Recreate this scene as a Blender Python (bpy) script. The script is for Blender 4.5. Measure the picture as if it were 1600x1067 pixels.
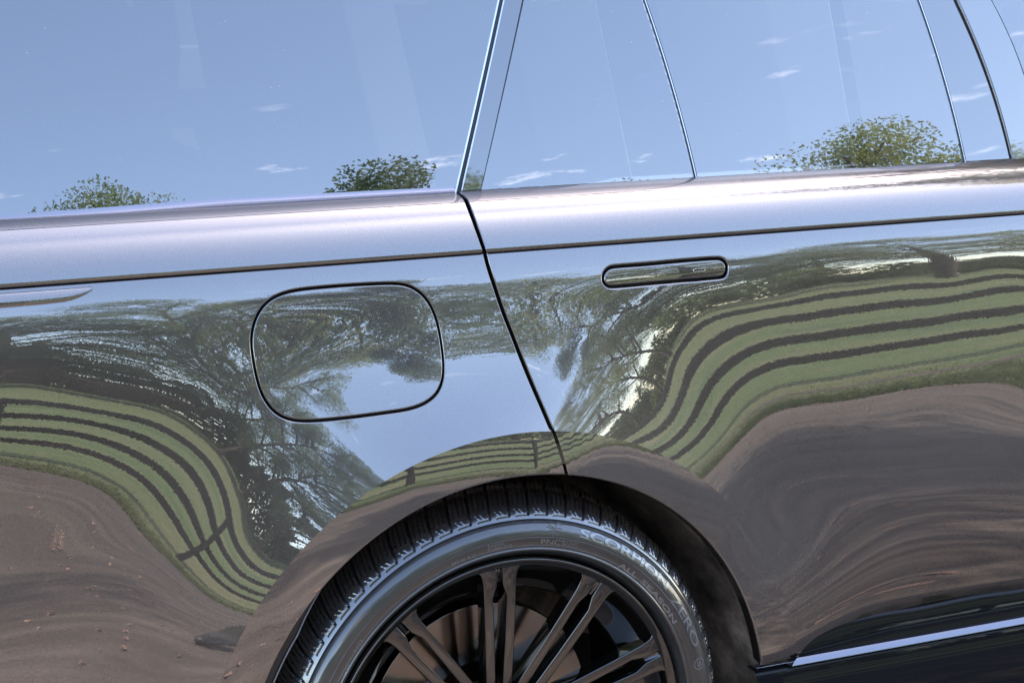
import bpy, bmesh, math, random
import numpy as np
from mathutils import Vector, Matrix
from mathutils.geometry import delaunay_2d_cdt

for o in list(bpy.data.objects): bpy.data.objects.remove(o, do_unlink=True)
sc = bpy.context.scene
COL = sc.collection
rad = math.radians
PI = math.pi

# ------------------------------------------------------------------ camera
cam = bpy.data.cameras.new('camera'); camo = bpy.data.objects.new('camera', cam); COL.objects.link(camo)
cam.sensor_width = 36.0; cam.lens = 67.5; cam.clip_start = 0.02; cam.clip_end = 2000
YAW, PIT, ROL = rad(24.78), rad(12.33), rad(0.24)
Fv = Vector((math.sin(YAW)*math.cos(PIT), math.cos(YAW)*math.cos(PIT), -math.sin(PIT)))
Rv = Vector((math.cos(YAW), -math.sin(YAW), 0)); Uv = Rv.cross(Fv)
R2 = Rv*math.cos(ROL)+Uv*math.sin(ROL); U2 = -Rv*math.sin(ROL)+Uv*math.cos(ROL)
camo.matrix_world = Matrix(((R2.x,U2.x,-Fv.x,-1.118),(R2.y,U2.y,-Fv.y,-2.391),(R2.z,U2.z,-Fv.z,1.601),(0,0,0,1)))
sc.camera = camo

# ------------------------------------------------------------------ light
SUN = Vector((0.54, 0.31, 0.785)).normalized()          # towards the sun: high, to the front of the car, grazing its side
sun_el = math.asin(SUN.z); sun_az = math.atan2(SUN.x, SUN.y)
world = bpy.data.worlds.new('World'); sc.world = world; world.use_nodes = True
wn = world.node_tree; wn.nodes.clear()
def N(nt, typ, **kw):
    n = nt.nodes.new(typ)
    for k, v in kw.items():
        if k in n.inputs: n.inputs[k].default_value = v
        else: setattr(n, k, v)
    return n
w_out = N(wn, 'ShaderNodeOutputWorld'); w_bg = N(wn, 'ShaderNodeBackground'); w_bg.inputs['Strength'].default_value = 0.12
w_sky = N(wn, 'ShaderNodeTexSky'); w_sky.sky_type = 'NISHITA'; w_sky.sun_disc = False
w_sky.sun_elevation = sun_el; w_sky.sun_rotation = sun_az; w_sky.air_density = 1.0; w_sky.dust_density = 1.3; w_sky.altitude = 600; w_sky.ozone_density = 1.0
# a few small fair-weather clouds low over the trees
w_tc = N(wn, 'ShaderNodeTexCoord'); w_map = N(wn, 'ShaderNodeMapping'); w_map.inputs['Scale'].default_value = (1, 1, 3.2)
w_no = N(wn, 'ShaderNodeTexNoise'); w_no.inputs['Scale'].default_value = 17.0; w_no.inputs['Detail'].default_value = 7; w_no.inputs['Roughness'].default_value = 0.6
w_rp = N(wn, 'ShaderNodeValToRGB'); w_rp.color_ramp.elements[0].position = 0.625; w_rp.color_ramp.elements[1].position = 0.80
w_mx = N(wn, 'ShaderNodeMix'); w_mx.data_type = 'RGBA'
w_mul = N(wn, 'ShaderNodeMath', operation='MULTIPLY'); w_mul.inputs[1].default_value = 0.55
wl = wn.links.new
wl(w_tc.outputs['Generated'], w_map.inputs['Vector']); wl(w_map.outputs[0], w_no.inputs['Vector']); wl(w_no.outputs['Fac'], w_rp.inputs['Fac'])
w_sp = N(wn, 'ShaderNodeSeparateXYZ'); wl(w_tc.outputs['Generated'], w_sp.inputs[0])
w_band = N(wn, 'ShaderNodeMapRange'); wl(w_sp.outputs['Z'], w_band.inputs['Value']); w_band.inputs['From Min'].default_value = .36; w_band.inputs['From Max'].default_value = .47; w_band.inputs['To Min'].default_value = 1; w_band.inputs['To Max'].default_value = 0
w_m0 = N(wn, 'ShaderNodeMath', operation='MULTIPLY'); wl(w_rp.outputs['Color'], w_m0.inputs[0]); wl(w_band.outputs[0], w_m0.inputs[1]); wl(w_m0.outputs[0], w_mul.inputs[0]); wl(w_mul.outputs[0], w_mx.inputs['Factor']); wl(w_sky.outputs[0], w_mx.inputs['A']); w_mx.inputs['B'].default_value = (11, 11.5, 12.5, 1)
w_wb = N(wn, 'ShaderNodeMix'); w_wb.data_type = 'RGBA'; w_wb.blend_type = 'MULTIPLY'; w_wb.inputs['Factor'].default_value = 1; w_wb.inputs['B'].default_value = (1.10, 1.0, .945, 1)   # the photograph's warmer white balance
wl(w_mx.outputs['Result'], w_wb.inputs['A']); wl(w_wb.outputs['Result'], w_bg.inputs['Color']); wl(w_bg.outputs[0], w_out.inputs['Surface'])
sl = bpy.data.lights.new('sun', 'SUN'); sl.energy = 2.0; sl.angle = rad(0.53); sl.color = (1.0, 0.95, 0.88)
slo = bpy.data.objects.new('sun', sl); COL.objects.link(slo); slo.rotation_euler = (-SUN).to_track_quat('-Z', 'Y').to_euler()
sc.view_settings.view_transform = 'Standard'; sc.view_settings.look = 'None'; sc.view_settings.gamma = 1.0
sc.view_settings.use_curve_mapping = False
sc.view_settings.exposure = 2.95
sc.cycles.max_bounces = 8; sc.cycles.glossy_bounces = 5; sc.cycles.transparent_max_bounces = 8
sc.cycles.sample_clamp_indirect = 8

# ------------------------------------------------------------------ materials
def newmat(name):
    m = bpy.data.materials.new(name); m.use_nodes = True
    nt = m.node_tree; b = nt.nodes['Principled BSDF']; return m, nt, b
def simple(name, col, rough=.5, metal=0, spec=.5, coat=0, coat_rough=.03, coat_ior=1.5):
    m, nt, b = newmat(name)
    b.inputs['Base Color'].default_value = (*col, 1); b.inputs['Roughness'].default_value = rough; b.inputs['Metallic'].default_value = metal
    b.inputs['Specular IOR Level'].default_value = spec; b.inputs['Coat Weight'].default_value = coat
    b.inputs['Coat Roughness'].default_value = coat_rough; b.inputs['Coat IOR'].default_value = coat_ior
    return m
def noise(nt, scale, detail=4, rough=.5, coord='Object', mscale=None):
    tc = N(nt, 'ShaderNodeTexCoord'); n = N(nt, 'ShaderNodeTexNoise'); n.inputs['Scale'].default_value = scale
    n.inputs['Detail'].default_value = detail; n.inputs['Roughness'].default_value = rough
    if mscale:
        mp = N(nt, 'ShaderNodeMapping'); mp.inputs['Scale'].default_value = mscale
        nt.links.new(tc.outputs[coord], mp.inputs['Vector']); nt.links.new(mp.outputs[0], n.inputs['Vector'])
    else: nt.links.new(tc.outputs[coord], n.inputs['Vector'])
    return n
def ramp(nt, src, stops):
    r = N(nt, 'ShaderNodeValToRGB'); e = r.color_ramp.elements
    while len(e) > len(stops): e.remove(e[-1])
    while len(e) < len(stops): e.new(0.5)
    for k, (p, c) in zip(e, stops): k.position = p; k.color = (*c, 1) if len(c) == 3 else c
    nt.links.new(src, r.inputs['Fac']); return r
def bump(nt, src, strength, dist):
    b = N(nt, 'ShaderNodeBump'); b.inputs['Strength'].default_value = strength; b.inputs['Distance'].default_value = dist
    nt.links.new(src, b.inputs['Height']); return b

def make_paint():
    m, nt, b = newmat('metallic_grey_brown_paint')
    L = nt.links.new
    # metallic flake: tiny cells with slightly different lightness
    tc = N(nt, 'ShaderNodeTexCoord'); v = N(nt, 'ShaderNodeTexVoronoi'); v.inputs['Scale'].default_value = 1300
    L(tc.outputs['Object'], v.inputs['Vector'])
    sep = N(nt, 'ShaderNodeSeparateColor'); L(v.outputs['Color'], sep.inputs[0])
    r = ramp(nt, sep.outputs[0], [(0.0, (.086, .073, .065)), (.85, (.100, .085, .076)), (1.0, (.128, .110, .10))])
    L(r.outputs[0], b.inputs['Base Color'])
    b.inputs['Metallic'].default_value = 1.0; b.inputs['Roughness'].default_value = .43
    b.inputs['Coat Weight'].default_value = 1.0; b.inputs['Coat Roughness'].default_value = .004; b.inputs['Coat IOR'].default_value = 2.5
    # orange peel of the clear coat
    n = noise(nt, 300, 0, .5); bp = bump(nt, n.outputs['Fac'], 1.0, .0000035); L(bp.outputs[0], b.inputs['Coat Normal'])
    # specks of dust and pollen lying on the panels, a little more of them low down
    v2 = N(nt, 'ShaderNodeTexVoronoi'); v2.inputs['Scale'].default_value = 95; L(tc.outputs['Object'], v2.inputs['Vector'])
    s2 = N(nt, 'ShaderNodeSeparateColor'); L(v2.outputs['Color'], s2.inputs[0])
    r2 = N(nt, 'ShaderNodeMath', operation='MULTIPLY'); L(s2.outputs[0], r2.inputs[0]); r2.inputs[1].default_value = .085
    lt = N(nt, 'ShaderNodeMath', operation='LESS_THAN'); L(v2.outputs['Distance'], lt.inputs[0]); L(r2.outputs[0], lt.inputs[1])
    sx = N(nt, 'ShaderNodeSeparateXYZ'); L(tc.outputs['Object'], sx.inputs[0])
    th = N(nt, 'ShaderNodeMapRange'); L(sx.outputs['Z'], th.inputs['Value']); th.inputs['From Min'].default_value = .5; th.inputs['From Max'].default_value = 1.1; th.inputs['To Min'].default_value = .78; th.inputs['To Max'].default_value = .93
    gt = N(nt, 'ShaderNodeMath', operation='GREATER_THAN'); L(s2.outputs[1], gt.inputs[0]); L(th.outputs[0], gt.inputs[1])
    ml = N(nt, 'ShaderNodeMath', operation='MULTIPLY'); L(lt.outputs[0], ml.inputs[0]); L(gt.outputs[0], ml.inputs[1])
    m3 = N(nt, 'ShaderNodeMath', operation='MULTIPLY'); L(ml.outputs[0], m3.inputs[0]); m3.inputs[1].default_value = .45
    film = noise(nt, 3.5, 6, .65); fm = N(nt, 'ShaderNodeMapRange'); L(film.outputs['Fac'], fm.inputs['Value']); fm.inputs['From Min'].default_value = .45; fm.inputs['From Max'].default_value = .8; fm.inputs['To Min'].default_value = 0; fm.inputs['To Max'].default_value = .035
    ad = N(nt, 'ShaderNodeMath', operation='ADD'); L(m3.outputs[0], ad.inputs[0]); L(fm.outputs[0], ad.inputs[1])
    df = N(nt, 'ShaderNodeBsdfDiffuse'); df.inputs['Color'].default_value = (.34, .30, .26, 1)
    mx = N(nt, 'ShaderNodeMixShader'); L(ad.outputs[0], mx.inputs[0]); L(b.outputs[0], mx.inputs[1]); L(df.outputs[0], mx.inputs[2]); L(mx.outputs[0], nt.nodes['Material Output'].inputs['Surface'])
    return m
PAINT = make_paint()
def make_gloss_black(name, ior=2.3, col=(.006, .006, .007)):
    m, nt, b = newmat(name)
    b.inputs['Base Color'].default_value = (*col, 1); b.inputs['Roughness'].default_value = .02; b.inputs['IOR'].default_value = ior
    return m
PIANO = make_gloss_black('gloss_black_trim', 2.8)
CLAD = make_gloss_black('black_painted_sill', 1.28, (.008, .008, .009))
def make_glass(name):
    m, nt, b = newmat(name); L = nt.links.new
    out = nt.nodes['Material Output']
    b.inputs['Base Color'].default_value = (.004, .005, .006, 1); b.inputs['Roughness'].default_value = .004; b.inputs['IOR'].default_value = 2.8
    # specks of dust on the pane
    tc = N(nt, 'ShaderNodeTexCoord'); v = N(nt, 'ShaderNodeTexVoronoi'); v.inputs['Scale'].default_value = 75
    L(tc.outputs['Object'], v.inputs['Vector'])
    sep = N(nt, 'ShaderNodeSeparateColor'); L(v.outputs['Color'], sep.inputs[0])
    rad_ = N(nt, 'ShaderNodeMath', operation='MULTIPLY'); L(sep.outputs[0], rad_.inputs[0]); rad_.inputs[1].default_value = .065
    lt = N(nt, 'ShaderNodeMath', operation='LESS_THAN'); L(v.outputs['Distance'], lt.inputs[0]); L(rad_.outputs[0], lt.inputs[1])
    rare = N(nt, 'ShaderNodeMath', operation='GREATER_THAN'); L(sep.outputs[1], rare.inputs[0]); rare.inputs[1].default_value = .62
    dust = N(nt, 'ShaderNodeMath', operation='MULTIPLY'); L(lt.outputs[0], dust.inputs[0]); L(rare.outputs[0], dust.inputs[1])
    dw = N(nt, 'ShaderNodeMath', operation='MULTIPLY'); L(dust.outputs[0], dw.inputs[0]); dw.inputs[1].default_value = .7
    df = N(nt, 'ShaderNodeBsdfDiffuse'); df.inputs['Color'].default_value = (.6, .6, .58, 1)
    # tinted see-through pane with a strong mirror reflection
    tr = N(nt, 'ShaderNodeBsdfTransparent'); tr.inputs['Color'].default_value = (.17, .185, .19, 1)
    fr = N(nt, 'ShaderNodeFresnel'); fr.inputs['IOR'].default_value = 2.8
    gl = N(nt, 'ShaderNodeBsdfGlossy'); gl.inputs['Roughness'].default_value = .004; gl.inputs['Color'].default_value = (.97, .98, 1, 1)
    wv = noise(nt, 2.2, 1, .4); bp = bump(nt, wv.outputs['Fac'], 1.0, .00012); L(bp.outputs[0], gl.inputs['Normal'])
    mx = N(nt, 'ShaderNodeMixShader'); L(fr.outputs[0], mx.inputs[0]); L(tr.outputs[0], mx.inputs[1]); L(gl.outputs[0], mx.inputs[2])
    m2 = N(nt, 'ShaderNodeMixShader'); L(dw.outputs[0], m2.inputs[0]); L(mx.outputs[0], m2.inputs[1]); L(df.outputs[0], m2.inputs[2])
    L(m2.outputs[0], out.inputs['Surface'])
    nt.nodes.remove(b)
    return m
GLASS = make_glass('tinted_window_glass')
RUBBER_SEAL = simple('black_rubber_seal', (.010, .010, .011), .35)
CHROME = simple('satin_silver_strip', (.20, .20, .225), .2, 1.0)
BRIGHT = simple('bright_edge_trim', (.62, .62, .65), .16, 1.0)
DARKGAP = simple('dark_inner_steel', (.006, .006, .006), .7)
WHEELM = make_gloss_black('dark_gloss_wheel_paint', 1.95, (.004, .0035, .003))
DISC = simple('brake_disc_steel', (.22, .19, .165), .14, 1.0)
CALIPER = simple('black_caliper', (.012, .012, .013), .35)
CABIN = simple('black_cabin_trim', (.012, .012, .013), .7)
LEATHER = simple('pale_seat_leather', (.42, .40, .37), .45)

def make_rubber():
    m, nt, b = newmat('tyre_rubber'); L = nt.links.new
    n = noise(nt, 26, 5, .6); r = ramp(nt, n.outputs['Fac'], [(.35, (.010, .010, .010)), (.7, (.020, .019, .018))]); L(r.outputs[0], b.inputs['Base Color'])
    b.inputs['Roughness'].default_value = .42; b.inputs['Specular IOR Level'].default_value = .6; b.inputs['Coat Weight'].default_value = .7; b.inputs['Coat Roughness'].default_value = .085; b.inputs['Coat IOR'].default_value = 1.9
    n2 = noise(nt, 900, 2, .5); bp = bump(nt, n2.outputs['Fac'], .5, .0004); L(bp.outputs[0], b.inputs['Normal'])
    return m
RUBBER = make_rubber()
TREADM = simple('tyre_tread_rubber', (.014, .014, .015), .5, 0, .5, 1.0, .13, 2.2)
LETTER = simple('raised_tyre_lettering', (.085, .085, .088), .4, 0, .5, .9, .22, 2.3)
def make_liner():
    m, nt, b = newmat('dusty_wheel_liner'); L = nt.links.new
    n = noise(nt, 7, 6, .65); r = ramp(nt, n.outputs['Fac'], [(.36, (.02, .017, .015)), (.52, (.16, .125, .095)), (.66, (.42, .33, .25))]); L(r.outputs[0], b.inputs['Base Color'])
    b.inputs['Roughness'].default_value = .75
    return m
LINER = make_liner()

def make_drive():
    m, nt, b = newmat('worn_brown_tarmac'); L = nt.links.new
    n = noise(nt, .30, 5, .6, 'Object', (1, .7, 1)); n2 = noise(nt, 140, 3, .7); n3 = noise(nt, 3.0, 6, .65, 'Object', (.45, 1.8, 1))
    a = N(nt, 'ShaderNodeMath', operation='MULTIPLY_ADD'); L(n3.outputs['Fac'], a.inputs[0]); a.inputs[1].default_value = 1.1; L(n.outputs['Fac'], a.inputs[2])
    a2 = N(nt, 'ShaderNodeMath', operation='MULTIPLY_ADD'); L(n2.outputs['Fac'], a2.inputs[0]); a2.inputs[1].default_value = .7; L(a.outputs[0], a2.inputs[2])
    r = ramp(nt, a2.outputs[0], [(.0, (0, 0, 0)), (1.0, (1, 1, 1))]); 
    mr = N(nt, 'ShaderNodeMapRange'); L(a2.outputs[0], mr.inputs['Value']); mr.inputs['From Min'].default_value = .98; mr.inputs['From Max'].default_value = 1.82
    r = ramp(nt, mr.outputs[0], [(.0, (.030, .022, .017)), (.45, (.082, .060, .047)), (.75, (.140, .104, .081)), (1.0, (.24, .183, .145))]); L(r.outputs[0], b.inputs['Base Color'])
    b.inputs['Roughness'].default_value = .9
    bp = bump(nt, n2.outputs['Fac'], .8, .006); L(bp.outputs[0], b.inputs['Normal'])
    return m
DRIVE = make_drive()
def make_lawn():
    m, nt, b = newmat('mown_field_grass'); L = nt.links.new
    n = noise(nt, .45, 6, .65, 'Object', (.5, 1.3, 1)); n2 = noise(nt, 9, 4, .7)
    a = N(nt, 'ShaderNodeMath', operation='MULTIPLY_ADD'); L(n2.outputs['Fac'], a.inputs[0]); a.inputs[1].default_value = .5; L(n.outputs['Fac'], a.inputs[2])
    r = ramp(nt, a.outputs[0], [(.48, (.050, .072, .024)), (.68, (.085, .118, .036)), (.90, (.155, .138, .062))]); L(r.outputs[0], b.inputs['Base Color'])
    b.inputs['Roughness'].default_value = .9
    bp = bump(nt, n2.outputs['Fac'], 1, .05); L(bp.outputs[0], b.inputs['Normal'])
    return m
LAWN = make_lawn()
FENCE = simple('dark_creosoted_timber', (.012, .011, .011), .85, 0, .3)
BARK = simple('tree_bark', (.06, .045, .034), .9)
def make_leaf(name, c0, c1):
    m, nt, b = newmat(name); L = nt.links.new
    n = noise(nt, .9, 4, .6); r = ramp(nt, n.outputs['Fac'], [(.3, c0), (.7, c1)]); L(r.outputs[0], b.inputs['Base Color'])
    b.inputs['Roughness'].default_value = .6
    tl = N(nt, 'ShaderNodeBsdfTranslucent'); L(r.outputs[0], tl.inputs['Color'])
    mx = N(nt, 'ShaderNodeMixShader'); mx.inputs[0].default_value = .5
    L(b.outputs[0], mx.inputs[1]); L(tl.outputs[0], mx.inputs[2]); L(mx.outputs[0], nt.nodes['Material Output'].inputs['Surface'])
    return m
LEAF_DARK = make_leaf('dark_evergreen_leaf', (.075, .11, .062), (.16, .20, .105))
LEAF_MID = make_leaf('mid_green_leaf', (.13, .18, .085), (.28, .32, .15))
LEAF_GOLD = make_leaf('yellowing_leaf', (.15, .19, .07), (.34, .34, .12))
DEADLEAF = simple('fallen_leaf', (.30, .17, .12), .8)

# ------------------------------------------------------------------ helpers
def link(o, parent=None):
    COL.objects.link(o)
    if parent: o.parent = parent
    return o
def tag(o, label=None, cat=None, group=None, kind=None):
    if label: o['label'] = label
    if cat: o['category'] = cat
    if group: o['group'] = group
    if kind: o['kind'] = kind
    return o
def empty(name, loc=(0, 0, 0), parent=None):
    o = bpy.data.objects.new(name, None); o.location = loc; return link(o, parent)
def mesh_obj(name, V, Fc, mat, parent=None, normals=None, smooth=True):
    me = bpy.data.meshes.new(name)
    me.from_pydata([tuple(map(float, v)) for v in V], [], [tuple(map(int, f)) for f in Fc])
    if smooth: me.polygons.foreach_set('use_smooth', [True]*len(me.polygons))
    me.materials.append(mat); me.update()
    if normals is not None:
        nn = np.asarray(normals, float); nn = nn/np.maximum(np.linalg.norm(nn, axis=1), 1e-9)[:, None]
        me.normals_split_custom_set_from_vertices([tuple(n) for n in nn])
    o = bpy.data.objects.new(name, me); return link(o, parent)
class MB:
    """collects vertices, faces and vertex normals of one part"""
    def __init__(s): s.V = []; s.F = []; s.Nn = []; s.k = 0
    def add(s, V, F, Nn):
        V = np.asarray(V, float); s.V.append(V); s.Nn.append(np.asarray(Nn, float)); s.F += [tuple(int(i)+s.k for i in f) for f in F]; s.k += len(V)
    def grid(s, P, Nn, flip=False, closed=False):
        P = np.asarray(P, float); a, b = P.shape[:2]; F = []; Na = np.asarray(Nn, float)
        e1 = P[1:, :-1]-P[:-1, :-1]; e2 = P[:-1, 1:]-P[:-1, :-1]            # wind the faces the way the normals point
        flip = float((np.cross(e1, e2)*Na[:-1, :-1]).sum(2).mean()) < 0
        for i in range(a if closed else a-1):
            i2 = (i+1) % a
            for j in range(b-1):
                q = (i*b+j, i2*b+j, i2*b+j+1, i*b+j+1); F.append(q[::-1] if flip else q)
        s.add(P.reshape(-1, 3), F, np.asarray(Nn, float).reshape(-1, 3))
    def build(s, name, mat, parent=None, **kw):
        return mesh_obj(name, np.concatenate(s.V), s.F, mat, parent, np.concatenate(s.Nn), **kw)

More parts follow.
